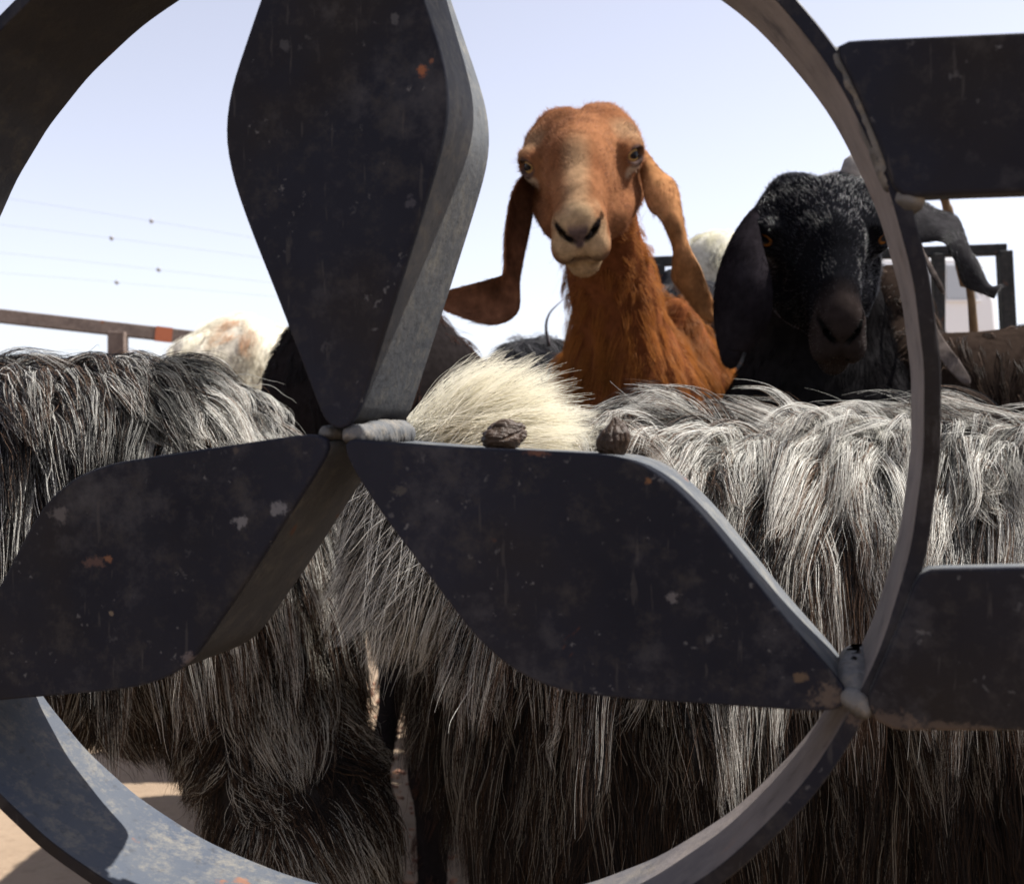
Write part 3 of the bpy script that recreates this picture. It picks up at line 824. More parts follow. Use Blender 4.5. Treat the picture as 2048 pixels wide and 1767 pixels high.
def join_body(parent, parts, mat=None):
    VV, QQ, CC, n = [], [], [], 0
    for V, Q, C in parts:
        VV.append(V); QQ.append(Q + n); CC.append(C); n += len(V)
    V = np.vstack(VV); Q = np.vstack(QQ); C = np.vstack(CC)
    me = bpy.data.meshes.new('body')
    me.vertices.add(len(V)); me.vertices.foreach_set('co', V.astype(np.float32).ravel())
    me.loops.add(len(Q) * 4); me.loops.foreach_set('vertex_index', Q.astype(np.int32).ravel())
    me.polygons.add(len(Q)); me.polygons.foreach_set('loop_start', np.arange(0, len(Q) * 4, 4, dtype=np.int32))
    me.polygons.foreach_set('loop_total', np.full(len(Q), 4, np.int32))
    me.update(calc_edges=True); me.validate()
    return _fin('body', me, mat or M_HIDE, parent, True, C, 0, None, None)

def ear(parent, st, col_out, col_in, mat_fur, cup=0.010, thick=0.0022, fur=5000, rows=34, cols=11, label=None, furlen=0.005, ripple=0.0):
    """st: (uL, vL, uR, vR, dL, dR) stations from root to tip"""
    A = smooth_poly([P(s[0], s[1], s[4]) for s in st], rows); B = smooth_poly([P(s[2], s[3], s[5]) for s in st], rows)
    tan = np.gradient((A + B) / 2, axis=0)
    V = []
    front, back = [], []
    for i in range(rows):
        w = B[i] - A[i]; n = np.cross(w, tan[i]); n /= np.linalg.norm(n) + 1e-9
        wl_ = np.linalg.norm(w)
        for j in range(cols):
            t = j / (cols - 1); c = 4 * t * (1 - t)
            p = A[i] + w * t + n * (cup * c * min(1, wl_ / 0.03) + ripple * math.sin(i * 0.7) * (t - 0.5))
            th = thick * (0.25 + 0.75 * c)
            front.append(p + n * th); back.append(p - n * th)
    V = np.array(front + back); N0 = rows * cols
    Q = []
    for i in range(rows - 1):
        for j in range(cols - 1):
            a = i * cols + j
            Q.append((a, a + 1, a + cols + 1, a + cols)); Q.append((N0 + a, N0 + a + cols, N0 + a + cols + 1, N0 + a + 1))
    for i in range(rows - 1):
        a = i * cols; Q.append((a, a + cols, N0 + a + cols, N0 + a)); a += cols - 1; Q.append((a, N0 + a, N0 + a + cols, a + cols))
    for j in range(cols - 1):
        Q.append((j, N0 + j, N0 + j + 1, j + 1)); a = (rows - 1) * cols + j; Q.append((a, a + 1, N0 + a + 1, N0 + a))
    C = np.vstack([np.tile(col_out, (N0, 1)), np.tile(col_in, (N0, 1))])
    C = C * (1 + 0.28 * vnoise(V, 16, 91) + 0.15 * vnoise(V, 45, 92))[:, None].clip(0.4, 1.7)
    o = mesh_obj('ear', V, Q, M_HIDE, parent, cols=C, label=label)
    Q = np.array(Q)
    vn = np.zeros_like(V)
    fn = np.cross(V[Q[:, 2]] - V[Q[:, 0]], V[Q[:, 3]] - V[Q[:, 1]])
    for k in range(4): np.add.at(vn, Q[:, k], fn)
    vn /= np.linalg.norm(vn, axis=1)[:, None] + 1e-12
    # make normals point away from the sheet's middle
    mid = np.vstack([V[N0:], V[:N0]]); sg = np.sign(((V - mid) * vn).sum(1)); vn *= np.where(sg == 0, 1, sg)[:, None]
    kd = kdtree.KDTree(len(V))
    for i, v in enumerate(V): kd.insert(Vector(v), i)
    kd.balance()
    tn = np.vstack([np.repeat(tan, cols, 0)] * 2)
    cache = {}
    def look(R):
        if id(R) not in cache: cache[id(R)] = np.array([kd.find(Vector(r))[1] for r in R])
        return cache[id(R)]
    if fur:
        short_fur('ear_fur', parent if False else o, V, Q, lambda R: vn[look(R)], fur, lambda R: np.full(len(R), furlen), lambda R, N: tn[look(R)],
                  lambda R, g, n: C[look(R)] * (1 + 0.2 * rng.normal(size=(n, 1))).clip(0.3, 2), mat_fur, lift=0.2, rad=0.00012)
        for ch in o.children: ch.location = (0, 0, 0)
    return o

def clip01(x): return np.clip(x, 0, 1)
def ss(a, b, x):
    t = clip01((x - a) / (b - a)); return t * t * (3 - 2 * t)

# ================= brown goat
def brown_goat():
    g = thing('goat', 'rust brown goat facing the camera with head raised and long hanging ears', 'goat', (P(1270, 883, 1.75)[0], 1.75, 0), 'goats crowded in the pen')
    org = P(1163, 316, 1.275); M = frame(-6, 28, 5)
    def face(l, n=None):
        x, y, z = abs(l[:, 0]), l[:, 1], l[:, 2]
        rust = np.array([0.25, 0.112, 0.054]); tan = np.array([0.40, 0.28, 0.165]); dark = np.array([0.13, 0.045, 0.020]); cream = np.array([0.60, 0.50, 0.38])
        c = np.tile(rust, (len(l), 1))
        m = vnoise(l, 14, 5) * 0.5 + 0.5
        c = c * (1 - 0.45 * m[:, None]) + dark * 0.45 * m[:, None]
        t = ss(0.022, 0.004, x) * ss(0.045, 0.10, y) * ss(-0.03, 0.0, z); c = c * (1 - 0.55 * t[:, None]) + tan * 0.55 * t[:, None]      # blaze
        t = 0.85 * ss(0.046, 0.026, np.minimum(np.linalg.norm((l - np.array([0, 0.166, -0.040])) * np.array([1.15, 0.8, 1.0]), axis=1), np.linalg.norm((l - np.array([0, 0.150, -0.072])) * np.array([1.1, 0.8, 1.0]), axis=1) + 0.006) + 0.004 * vnoise(l, 30, 8)); c = c * (1 - t[:, None]) + tan * t[:, None]      # muzzle
        for s in (-1, 1):
            d = np.linalg.norm(l - np.array([s * 0.058, 0.026, -0.017]), axis=1); t = 0.8 * ss(0.014, 0.006, d); c = c * (1 - t[:, None]) + cream * t[:, None]
            d = np.linalg.norm(l - np.array([s * 0.055, 0.0, 0.022]), axis=1); t = 0.45 * ss(0.032, 0.010, d); c = c * (1 - t[:, None]) + tan * 0.85 * t[:, None]
        t = ss(0.004, 0.0, abs(l[:, 0]) - 0.010 * clip01((l[:, 2] + 0.050) / 0.02)) * ss(0.158, 0.166, y) * ss(-0.050, -0.046, z) * ss(-0.018, -0.030, z); c = c * (1 - t[:, None]) + np.array([0.11, 0.075, 0.07]) * t[:, None]
        t = ss(-0.068, -0.062, z) * ss(-0.054, -0.060, z) * ss(0.11, 0.14, y) * 0.7; c = c * (1 - t[:, None]) + np.array([0.10, 0.06, 0.045]) * t[:, None]
        return c
    def skin(l):
        c = face(l) * 0.7
        for s in (-1, 1):
            d = np.linalg.norm(l - np.array([s * 0.060, 0.022, 0.001]), axis=1); t = ss(0.0145, 0.011, d); c = c * (1 - t[:, None]) + np.array([0.06, 0.04, 0.035]) * t[:, None]
            d = np.linalg.norm((l - np.array([s * 0.0165, 0.162, -0.0320])) @ NB(s), axis=1); t = ss(1.15, 0.7, d); c = c * (1 - t[:, None]) + np.array([0.01, 0.008, 0.008]) * t[:, None]
        return c
    def fur(l, n):
        return np.clip(face(l) * (1.15 + 0.28 * rng.normal(size=(n, 1))), 0.004, 0.9)
    hV, hQ, hC = add_head(g, org, M, 1.0, skin, fur, M_FUR, 46000, M_EYE_Y, nar=0.12, pf=30, pa=0.3, lenf=lambda l: np.interp(l[:, 1], [-0.10, -0.04, 0.02, 0.08, 0.15], [0.010, 0.0078, 0.006, 0.0045, 0.0022]))
    ns = org + M @ np.array([0, -0.05, -0.035]); nb = P(1222, 560, 1.40); ch = P(1262, 800, 1.46); sh = P(1285, 830, 1.62)
    rear = sh + np.array([0.12, 0.62, -0.02])
    cones = [(P(1352, 640, 1.52), P(1385, 770, 1.52), 0.030, 0.05), (P(1150, 720, 1.54), P(1150, 790, 1.54), 0.018, 0.03), (ns, nb, 0.050, 0.045), (nb, ch, 0.045, 0.080), (ch, sh, 0.085, 0.125), (sh, rear, 0.125, 0.14, (1, 1, 1.1))]
    cones += legs_for([(ch[0] - 0.06, 1.52, 0.55, 0.0), (ch[0] + 0.09, 1.52, 0.55, 0.0), (rear[0] - 0.08, rear[1], 0.5, 0.05), (rear[0] + 0.08, rear[1], 0.5, 0.05)])
    f, V, Q = goat_body(cones, 0.009, (0.0, 1.18, -0.03), (0.42, 2.45, 1.06))
    join_body(g, [(V, Q, np.tile([0.13, 0.045, 0.018], (len(V), 1))), (hV, hQ, hC)])
    def col(R, gi, n):
        sh_ = vnoise(R, 5, 4)[:, None] * 0.25
        c = np.array([0.28, 0.108, 0.026])[None, :] * (1 + sh_ + 0.25 * rng.normal(size=(n, 1)))
        return np.clip(c, 0.01, 0.8)
    def d(R, N):
        out = np.zeros((len(R), 3)); out[:, 2] = -1; out[:, 0] = 0.25 * np.sign(N[:, 0]); out[:, 1] = np.where(R[:, 1] > 1.5, 0.8, 0.05); return out
    def L(R): return np.interp(R[:, 2], [0.2, 0.72, 0.82, 0.90, 0.98], [0.02, 0.045, 0.045, 0.018, 0.010])
    wf = lambda c: np.where(c[:, 2] > 0.98, 0.3, 1) * np.where(c[:, 2] < 0.55, 0.15, 1) * np.where(c[:, 1] > 1.75, 0.35, 1)
    long_coat('coat', g, f, V, Q, 3800, 16, 7, L, d, col, M_HAIR, wf, lift=0.55, grav=0.28, layer=0.008, lock_n=500, lock_w=0.5, spread=0.004, clump=0.6, rad=0.00015, curl=0.0012, wild=0.03)
    # left ear: hangs, then folds away to the left behind the petal
    br = (0.20, 0.085, 0.040); bi = (0.11, 0.048, 0.026)
    ear(g, [(1066, 330, 1076, 372, 1.29, 1.31), (1030, 372, 1070, 400, 1.27, 1.31), (1013, 440, 1062, 450, 1.26, 1.30), (1011, 500, 1050, 505, 1.25, 1.29), (1009, 545, 1040, 560, 1.245, 1.27),
            (978, 558, 1036, 625, 1.24, 1.25), (935, 570, 985, 650, 1.235, 1.23), (880, 585, 905, 628, 1.22, 1.22), (852, 597, 868, 608, 1.22, 1.22)], br, bi, M_FUR, cup=0.009, fur=6000)
    # right ear: hangs down and out with a half twist
    br = (0.33, 0.19, 0.10); bi = (0.26, 0.125, 0.055)
    ear(g, [(1278, 330, 1292, 300, 1.30, 1.30), (1286, 385, 1326, 342, 1.27, 1.29), (1300, 418, 1352, 372, 1.26, 1.28), (1318, 440, 1366, 425, 1.26, 1.28), (1340, 480, 1372, 468, 1.27, 1.27),
            (1346, 520, 1392, 520, 1.28, 1.26), (1345, 560, 1408, 555, 1.29, 1.27), (1372, 598, 1422, 590, 1.29, 1.28), (1398, 632, 1434, 622, 1.29, 1.29), (1418, 646, 1436, 640, 1.29, 1.29)], br, bi, M_FUR, cup=-0.008, fur=6000, ripple=0.004)
brown_goat()

# ================= black goat
def black_goat():
    g = thing('goat', 'glossy black goat with orange eyes looking past the right side of the ring', 'goat', (P(1650, 883, 1.6)[0], 1.6, 0), 'goats crowded in the pen')
    org = P(1643, 466, 1.17); M = frame(-7, 31, 0)
    def face(l, n=None):
        c = np.tile(np.array([0.0045, 0.0045, 0.0055]), (len(l), 1))
        t = ss(0.125, 0.155, l[:, 1])[:, None]; c = c * (1 - t) + np.array([0.017, 0.013, 0.012]) * t
        return c
    def skin(l):
        c = face(l) * 0.9
        for s in (-1, 1):
            d = np.linalg.norm((l - np.array([s * 0.0165, 0.162, -0.0320])) @ NB(s), axis=1); t = ss(1.15, 0.7, d); c = c * (1 - t[:, None]) + 0.004 * t[:, None]
        return c
    def fur(l, n): return np.clip(face(l) * (1.2 + 0.5 * rng.random((n, 1))) + (rng.random((n, 1)) < 0.03) * 0.025, 0.003, 0.5)
    hV, hQ, hC = add_head(g, org, M, 1.0, skin, fur, M_SHINY, 42000, M_EYE_O, rad=0.00014, nar=0.26, pf=24, pa=0.24, lenf=lambda l: np.interp(l[:, 1], [-0.10, -0.04, 0.02, 0.08, 0.15], [0.008, 0.0065, 0.005, 0.0035, 0.002]))
    ns = org + M @ np.array([0, -0.06, -0.04]); nb = P(1640, 640, 1.32); ch = P(1640, 860, 1.33); sh = P(1650, 880, 1.48)
    rear = sh + np.array([0.10, 0.62, 0.0])
    cones = [(ns, nb, 0.056, 0.066), (nb, ch, 0.066, 0.108), (ch, sh, 0.105, 0.13), (sh, rear, 0.13, 0.14)]
    cones += legs_for([(ch[0] - 0.08, 1.38, 0.5, 0.0), (ch[0] + 0.08, 1.38, 0.5, 0.0), (rear[0] - 0.08, rear[1], 0.5, 0.05), (rear[0] + 0.08, rear[1], 0.5, 0.05)])
    f, V, Q = goat_body(cones, 0.009, (0.15, 1.08, -0.03), (0.70, 2.3, 0.98))
    join_body(g, [(V, Q, np.tile([0.010, 0.0095, 0.010], (len(V), 1))), (hV, hQ, hC)])
    def col(R, gi, n):
        c = np.array([0.007, 0.0065, 0.007])[None, :] * (1 + 0.6 * rng.random((n, 1))); g_ = (R[:, 0] > ch[0] + 0.075)[:, None] * (rng.random((n, 1)) < 0.5)
        return c + g_ * 0.06
    def d(R, N):
        out = np.zeros((len(R), 3)); out[:, 2] = -1; out[:, 1] = np.where(R[:, 1] > 1.4, 0.8, 0.05); return out
    def L(R): return np.interp(R[:, 2], [0.2, 0.65, 0.78, 0.86], [0.02, 0.05, 0.035, 0.012])
    wf = lambda c: np.where(c[:, 2] < 0.5, 0.15, 1) * np.where(c[:, 1] > 1.7, 0.35, 1)
    long_coat('coat', g, f, V, Q, 2600, 14, 6, L, d, col, M_DULL, wf, lift=0.25, grav=0.3, layer=0.006, lock_n=400, lock_w=0.5, spread=0.005, clump=0.6, rad=0.00018, curl=0.001)
    bk = (0.010, 0.0085, 0.010)
    ear(g, [(1530, 402, 1520, 446, 1.22, 1.19), (1500, 422, 1518, 474, 1.20, 1.17), (1466, 470, 1536, 530, 1.17, 1.12), (1440, 530, 1546, 590, 1.15, 1.10), (1428, 590, 1540, 640, 1.14, 1.10), (1428, 640, 1516, 680, 1.14, 1.11), (1436, 690, 1500, 704, 1.14, 1.12), (1444, 722, 1490, 702, 1.14, 1.12), (1450, 728, 1478, 712, 1.14, 1.13)],
        bk, bk, M_DULL, cup=-0.012, fur=6000, furlen=0.004)
    gy = (0.022, 0.021, 0.022)
    ear(g, [(1752, 410, 1756, 470, 1.19, 1.17), (1795, 392, 1800, 470, 1.20, 1.16), (1832, 398, 1835, 482, 1.21, 1.15), (1868, 412, 1872, 486, 1.21, 1.15), (1902, 432, 1898, 490, 1.20, 1.15), (1926, 468, 1900, 510, 1.18, 1.15), (1945, 510, 1915, 540, 1.17, 1.15), (1962, 545, 1935, 572, 1.16, 1.15), (1985, 574, 1962, 590, 1.16, 1.15), (2001, 574, 1990, 593, 1.16, 1.15)],
        gy, (0.018, 0.017, 0.017), M_SHINY, cup=0.008, ripple=0.005, fur=6000, furlen=0.004, label='grey flecked ear swung out to the right')
    # small grey horn stub on top of the head
    base = org + M @ np.array([0.033, -0.05, 0.036])
    V, Fc = tube_geo([base + M @ np.array([0.0, 0, -0.01]), base + M @ np.array([0.001, -0.004, 0.008]), base + M @ np.array([0.003, -0.010, 0.019]), base + M @ np.array([0.004, -0.016, 0.025])], [0.013, 0.0125, 0.010, 0.003], 12)
    mesh_obj('horn', V, Fc, M_HIDE, g, cols=np.tile([0.22, 0.205, 0.19], (len(V), 1)))
    # jaw beard
    # (thin wisps under the chin)
black_goat()

# ================= dark goat behind the upright petal
def simple_goat(label, cones, lo, hi, h, base, coat_col, L, d, guides, kids, mat=M_HAIR, rad=0.0003, steps=6, loc=(0, 0, 0), wf=None, **kw):
    g = thing('goat', label, 'goat', loc, 'goats crowded in the pen')
    f, V, Q = goat_body(cones, h, lo, hi)
    join_body(g, [(V, Q, np.tile(base, (len(V), 1)))])
    long_coat('coat', g, f, V, Q, guides, kids, steps, L, d, coat_col, mat, wf, rad=rad, **kw)
    return g

def simple_head(cones_only_org, M, s=1.0):
    """cones of a plain head for a goat whose face is hidden"""
    o = cones_only_org
    T = lambda x, y, z: o + M @ (np.array([x, y, z]) * s)
    return [(T(0, -0.04, 0), T(0, 0.02, 0), 0.058 * s, 0.050 * s), (T(0, 0.0, -0.01), T(0, 0.14, -0.04), 0.045 * s, 0.027 * s), (T(0, 0.13, -0.04), T(0, 0.155, -0.045), 0.027 * s, 0.022 * s)]

def dirs(v):
    v = np.array(v, float)
    return lambda R, N: np.tile(v, (len(R), 1))

o_ = P(735, 470, 1.48); M_ = frame(0, 25, 0)
ch_ = P(745, 800, 1.55)
cn = simple_head(o_, M_) + [(o_ + M_ @ np.array([0, -0.05, -0.03]), ch_, 0.06, 0.125), (P(640, 780, 1.56), P(880, 790, 1.56), 0.075, 0.075), (ch_, ch_ + np.array([0.02, 0.75, 0]), 0.135, 0.14)]
cn += legs_for([(ch_[0] - 0.08, 1.56, 0.5, 0.0), (ch_[0] + 0.08, 1.56, 0.5, 0.0), (ch_[0] - 0.07, 2.2, 0.5, 0.05), (ch_[0] + 0.09, 2.2, 0.5, 0.05)])
gd = simple_goat('nearly black goat mostly hidden behind the upright petal, its neck showing on both sides', cn, (-0.72, 1.2, -0.03), (0.08, 2.68, 1.1), 0.012,
            (0.012, 0.010, 0.010), lambda R, gi, n: np.where((R[:, 0] > -0.14)[:, None], np.array([0.045, 0.022, 0.016]), np.array([0.013, 0.011, 0.011])) * (0.7 + 0.8 * rng.random((n, 1))),
            lambda R: np.full(len(R), 0.03), dirs((0, 0.1, -1)), 1600, 12, loc=(ch_[0], 1.9, 0), lift=0.25, layer=0.006, lock_n=300, spread=0.006, curl=0.001)
for sx in (-1, 1):
    e = o_ + M_ @ np.array([sx * 0.055, 0.01, 0.0]); add_eye(gd, e, M_ @ np.array([sx * 0.9, 0.4, 0.1]), M_ @ np.array([0.4, 0.9, 0]), 0.011, M_EYE_O)
    st = [(735 + sx * 85, 450, 735 + sx * 70, 480, 1.47, 1.45), (735 + sx * 95, 500, 735 + sx * 60, 520, 1.45, 1.42), (735 + sx * 100, 560, 735 + sx * 55, 570, 1.43, 1.40), (735 + sx * 90, 610, 735 + sx * 60, 618, 1.42, 1.40)]
    ear(gd, st, (0.02, 0.014, 0.012), (0.02, 0.014, 0.012), M_FUR, fur=0)

cn = [((-0.47, 2.62, 0.60), (-0.10, 2.66, 0.60), 0.13, 0.13), ((-0.50, 2.62, 0.62), (-0.68, 2.60, 0.60), 0.07, 0.05), ((-0.68, 2.6, 0.60), (-0.80, 2.6, 0.50), 0.05, 0.03)]  # mostly hidden goat, added so that its shadow falls on the ground at left
cn += legs_for([(-0.42, 2.56, 0.5, 0.0), (-0.42, 2.70, 0.5, 0.0), (-0.14, 2.58, 0.5, 0.03), (-0.14, 2.72, 0.5, 0.03)])
simple_goat('tan goat added to shade the ground, glimpsed low in the gaps around the two shaggy front goats', cn, (-0.9, 2.35, -0.03), (0.1, 2.9, 0.85), 0.014,
            (0.16, 0.11, 0.07), lambda R, gi, n: np.array([0.20, 0.14, 0.09]) * (0.5 + 0.9 * rng.random((n, 1))), lambda R: np.full(len(R), 0.04), dirs((0.2, -0.1, -1)), 900, 12, loc=(-0.3, 2.64, 0), lift=0.3, layer=0.008, lock_n=120, spread=0.008, curl=0.002, rad=0.0004)

# dark grey goat seen from behind, left of the brown one
c_ = P(1075, 812, 1.98)
cn = [(c_, c_ + np.array([0.02, 0.6, 0.0]), 0.118, 0.125), (c_ + np.array([0.02, 0.6, 0]), c_ + np.array([0.02, 0.8, 0.13]), 0.08, 0.05), (c_ + np.array([0.02, 0.8, 0.13]), c_ + np.array([0.02, 0.93, 0.10]), 0.05, 0.03)]
cn += legs_for([(c_[0] - 0.07, 2.0, 0.5, 0.02), (c_[0] + 0.07, 2.0, 0.5, 0.02), (c_[0] - 0.06, 2.55, 0.5, 0), (c_[0] + 0.08, 2.55, 0.5, 0)])
gg = simple_goat('dark grey goat seen from the back, between the white hair tuft and the brown neck', cn, (c_[0] - 0.22, 1.7, -0.03), (c_[0] + 0.24, 3.0, 1.05), 0.012,
            (0.02, 0.02, 0.022), lambda R, gi, n: np.where(rng.random((n, 1)) < 0.3, 0.16, 0.035) * np.array([1, 0.97, 0.98]) * (0.6 + 0.8 * rng.random((n, 1))),
            lambda R: np.full(len(R), 0.06), lambda R, N: np.stack([N[:, 0] * 0.8 + 0.3, -0.6 + 0 * N[:, 0], -0.5 + 0 * N[:, 0]], 1), 1800, 12, loc=(c_[0], 2.3, 0), lift=0.2, layer=0.008, lock_n=200, spread=0.007, curl=0.002, rad=0.0003)
tp = [P(1098, 690, 1.9), P(1092, 655, 1.88), P(1100, 625, 1.87), P(1128, 598, 1.87)]
V, Fc = tube_geo(smooth_poly(tp, 12), np.linspace(0.0035, 0.0005, 12), 8)
mesh_obj('tail', V, Fc, M_HIDE, gg, cols=np.tile([0.14, 0.13, 0.135], (len(V), 1)))

# white goat far left
c_ = P(398, 728, 3.05); e_ = P(482, 712, 3.12)
cn = [(c_, e_, 0.080, 0.105), (e_, e_ + np.array([0.25, 0.35, -0.10]), 0.105, 0.12), (c_ + np.array([0, 0, -0.08]), c_ + np.array([0.2, 0.1, -0.15]), 0.08, 0.10)]
cn += legs_for([(c_[0], 3.0, 0.7, 0), (c_[0] + 0.1, 3.15, 0.7, 0), (e_[0] + 0.15, 3.15, 0.7, 0.0), (e_[0] + 0.25, 3.35, 0.7, 0)])
def wcol(R, gi, n):
    c = np.tile(np.array([0.78, 0.74, 0.62]), (n, 1)) * (0.75 + 0.35 * rng.random((n, 1)))
    d = np.linalg.norm((R - P(470, 655, 3.0)) * np.array([1, 0.4, 1.0]), axis=1); t = ss(0.06, 0.03, d)[:, None] * (0.5 + 0.5 * rng.random((n, 1)))
    c = c * (1 - t) + np.array([0.52, 0.27, 0.13]) * t
    d = np.linalg.norm((R - P(430, 690, 3.0)) * np.array([0.5, 0.4, 1.6]), axis=1); t = ss(0.03, 0.015, d)[:, None]
    return c * (1 - t) + np.array([0.18, 0.12, 0.08]) * t
simple_goat('shaggy white goat with a tan patch, far behind the dark striped back at left', cn, (c_[0] - 0.3, 2.75, -0.03), (e_[0] + 0.5, 3.6, 1.15), 0.014,
            (0.5, 0.46, 0.38), wcol, lambda R: np.full(len(R), 0.075), lambda R, N: np.stack([-0.5 + 0 * N[:, 0], 0 * N[:, 0], -1 + 0 * N[:, 0]], 1), 1500, 18, loc=(c_[0], 3.1, 0), lift=0.6, grav=0.3, layer=0.015, lock_n=90, lock_w=0.7, spread=0.01, curl=0.008, rad=0.0005, wild=0.06)

# pale goat far away between brown and black goats
c_ = P(1440, 545, 2.7)
cn = [(c_, c_ + np.array([0.3, 0.15, -0.02]), 0.095, 0.12), (c_ + np.array([0, 0, -0.08]), c_ + np.array([0.02, 0.05, -0.3]), 0.09, 0.12), (c_ + np.array([0.02, 0.05, -0.3]), c_ + np.array([0.6, 0.3, -0.3]), 0.12, 0.14)]
cn += legs_for([(c_[0], 2.75, 0.6, 0), (c_[0] + 0.12, 2.85, 0.6, 0), (c_[0] + 0.5, 2.95, 0.6, 0), (c_[0] + 0.6, 3.05, 0.6, 0)])
simple_goat('cream and grey woolly goat far behind, in the gap between the brown and black goats', cn, (c_[0] - 0.2, 2.45, -0.03), (c_[0] + 0.85, 3.4, 1.35), 0.014,
            (0.4, 0.38, 0.32), lambda R, gi, n: np.where(((R[:, 2] > c_[2] + 0.045) | (rng.random(n) < 0.45))[:, None], np.array([0.74, 0.71, 0.56]), np.array([0.16, 0.16, 0.15])) * (0.7 + 0.4 * rng.random((n, 1))),
            lambda R: np.full(len(R), 0.05), dirs((-0.6, 0, -0.8)), 1200, 16, loc=(c_[0], 2.9, 0), lift=0.5, layer=0.012, lock_n=90, spread=0.01, curl=0.008, rad=0.0005)
# grey black goat just behind the brown goat's right ear
c_ = P(1392, 668, 1.95)
cn = [(c_, c_ + np.array([0.10, 0.5, -0.02]), 0.085, 0.12), (c_, c_ + np.array([-0.02, 0.02, -0.16]), 0.085, 0.11), (P(1345, 560, 2.0), c_, 0.022, 0.05)]
cn += legs_for([(c_[0] - 0.05, 2.0, 0.5, 0), (c_[0] + 0.08, 2.0, 0.5, 0), (c_[0] + 0.02, 2.45, 0.5, 0), (c_[0] + 0.16, 2.45, 0.5, 0)])
simple_goat("charcoal goat with grey streaks right behind the brown goat's right ear", cn, (c_[0] - 0.2, 1.75, -0.03), (c_[0] + 0.35, 2.65, 1.1), 0.011,
            (0.02, 0.02, 0.022), lambda R, gi, n: np.where(rng.random((n, 1)) < 0.3, 0.2, 0.03) * np.array([1, 0.95, 0.93]) * (0.6 + 0.8 * rng.random((n, 1))),
            lambda R: np.full(len(R), 0.04), dirs((0.3, 0, -0.9)), 1200, 12, loc=(c_[0], 2.2, 0), lift=0.3, layer=0.008, lock_n=150, spread=0.006, curl=0.002)

# dark brown goat at the right edge
c_ = P(1905, 800, 1.32); e_ = P(2330, 810, 1.36)
hd = P(1782, 610, 1.42); Mh = frame(-20, 40, 0)
cn = [(c_, e_, 0.075, 0.115, (1, 1, 1)), (c_, P(1815, 740, 1.36), 0.065, 0.040), (P(1815, 740, 1.36), hd, 0.038, 0.036)] + [(a, b, ra * 0.7, rb * 0.7) for a, b, ra, rb in simple_head(hd, Mh, 0.8)]
cn += [(e_, e_ + np.array([0.3, 0.02, 0]), 0.115, 0.13)]
cn += legs_for([(c_[0] + 0.03, 1.27, 0.5, 0), (c_[0] + 0.03, 1.38, 0.5, 0), (e_[0] + 0.25, 1.30, 0.5, 0.05), (e_[0] + 0.25, 1.42, 0.5, 0.05)])
gr = simple_goat('dark brown goat at the right edge, its shaggy back under the black rail', cn, (c_[0] - 0.2, 1.05, -0.03), (e_[0] + 0.5, 1.6, 1.02), 0.010,
            (0.02, 0.014, 0.011), lambda R, gi, n: np.where(rng.random((n, 1)) < 0.14, 0.13, 0.022) * np.array([1, 0.68, 0.50]) * (0.6 + 0.9 * rng.random((n, 1))),
            lambda R: np.where(R[:, 0] < c_[0] - 0.02, 0.02, 0.055), lambda R, N: np.stack([(R[:, 0] - P(1960, 700, 1.3)[0]) * 6, 0 * N[:, 0], -0.6 + 0 * N[:, 0]], 1), 2200, 14, loc=(e_[0], 1.34, 0), lift=0.15, grav=0.3, layer=0.012, lock_n=120, lock_w=0.8, spread=0.004, curl=0.003, rad=0.00028)
for s in (0, 1):
    st = ([(1836, 470, 1842, 500, 1.30, 1.30), (1846, 515, 1858, 520, 1.28, 1.28), (1856, 540, 1868, 538, 1.27, 1.27), (1870, 566, 1880, 560, 1.26, 1.26), (1884, 586, 1889, 582, 1.26, 1.26)] if s == 0 else
          [(1838, 620, 1850, 600, 1.30, 1.30), (1850, 670, 1872, 650, 1.22, 1.22), (1872, 705, 1896, 690, 1.18, 1.18), (1896, 738, 1920, 722, 1.17, 1.17), (1922, 764, 1938, 752, 1.16, 1.16), (1936, 770, 1941, 764, 1.16, 1.16)])
    ear(gr, st, (0.20, 0.17, 0.155) if s == 0 else (0.065, 0.056, 0.052), (0.08, 0.066, 0.06), M_FUR, cup=0.003, fur=1500, furlen=0.003, label='pale ear tip' if s == 0 else None)

# ================= the two shaggy goats in front
def grey_mix(top_z, low_z, warm=0.0):
    def f(R, gi, n):
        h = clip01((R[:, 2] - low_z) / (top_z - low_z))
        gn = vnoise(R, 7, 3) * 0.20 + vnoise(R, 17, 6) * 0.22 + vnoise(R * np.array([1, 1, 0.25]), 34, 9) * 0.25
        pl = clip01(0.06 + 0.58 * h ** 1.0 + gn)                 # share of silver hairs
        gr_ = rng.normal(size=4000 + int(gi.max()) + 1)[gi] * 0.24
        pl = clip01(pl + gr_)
        bp = np.exp(-(((R[:, 0] - 0.215) / 0.03) ** 2 + ((R[:, 2] - 0.60) / 0.07) ** 2)) * 0.55
        r = rng.random(n)
        silver = np.array([0.56, 0.555, 0.515]); white = np.array([0.78, 0.77, 0.72]); dark = np.array([0.010, 0.0098, 0.011]); brown = np.array([0.085, 0.055, 0.038])
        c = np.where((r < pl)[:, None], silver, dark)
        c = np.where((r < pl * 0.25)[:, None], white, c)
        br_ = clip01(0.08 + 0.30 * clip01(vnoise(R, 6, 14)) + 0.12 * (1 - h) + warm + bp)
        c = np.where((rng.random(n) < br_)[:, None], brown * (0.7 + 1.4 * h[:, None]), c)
        c = c * (0.75 + 0.5 * rng.random((n, 1)))
        k = np.linspace(0, 1, f.k)[None, :, None]
        c = c[:, None, :] * (1 - 0.25 * k * (1 - np.array([1.0, 0.9, 0.8])))   # tips a little sun bleached to brown
        return c
    return f

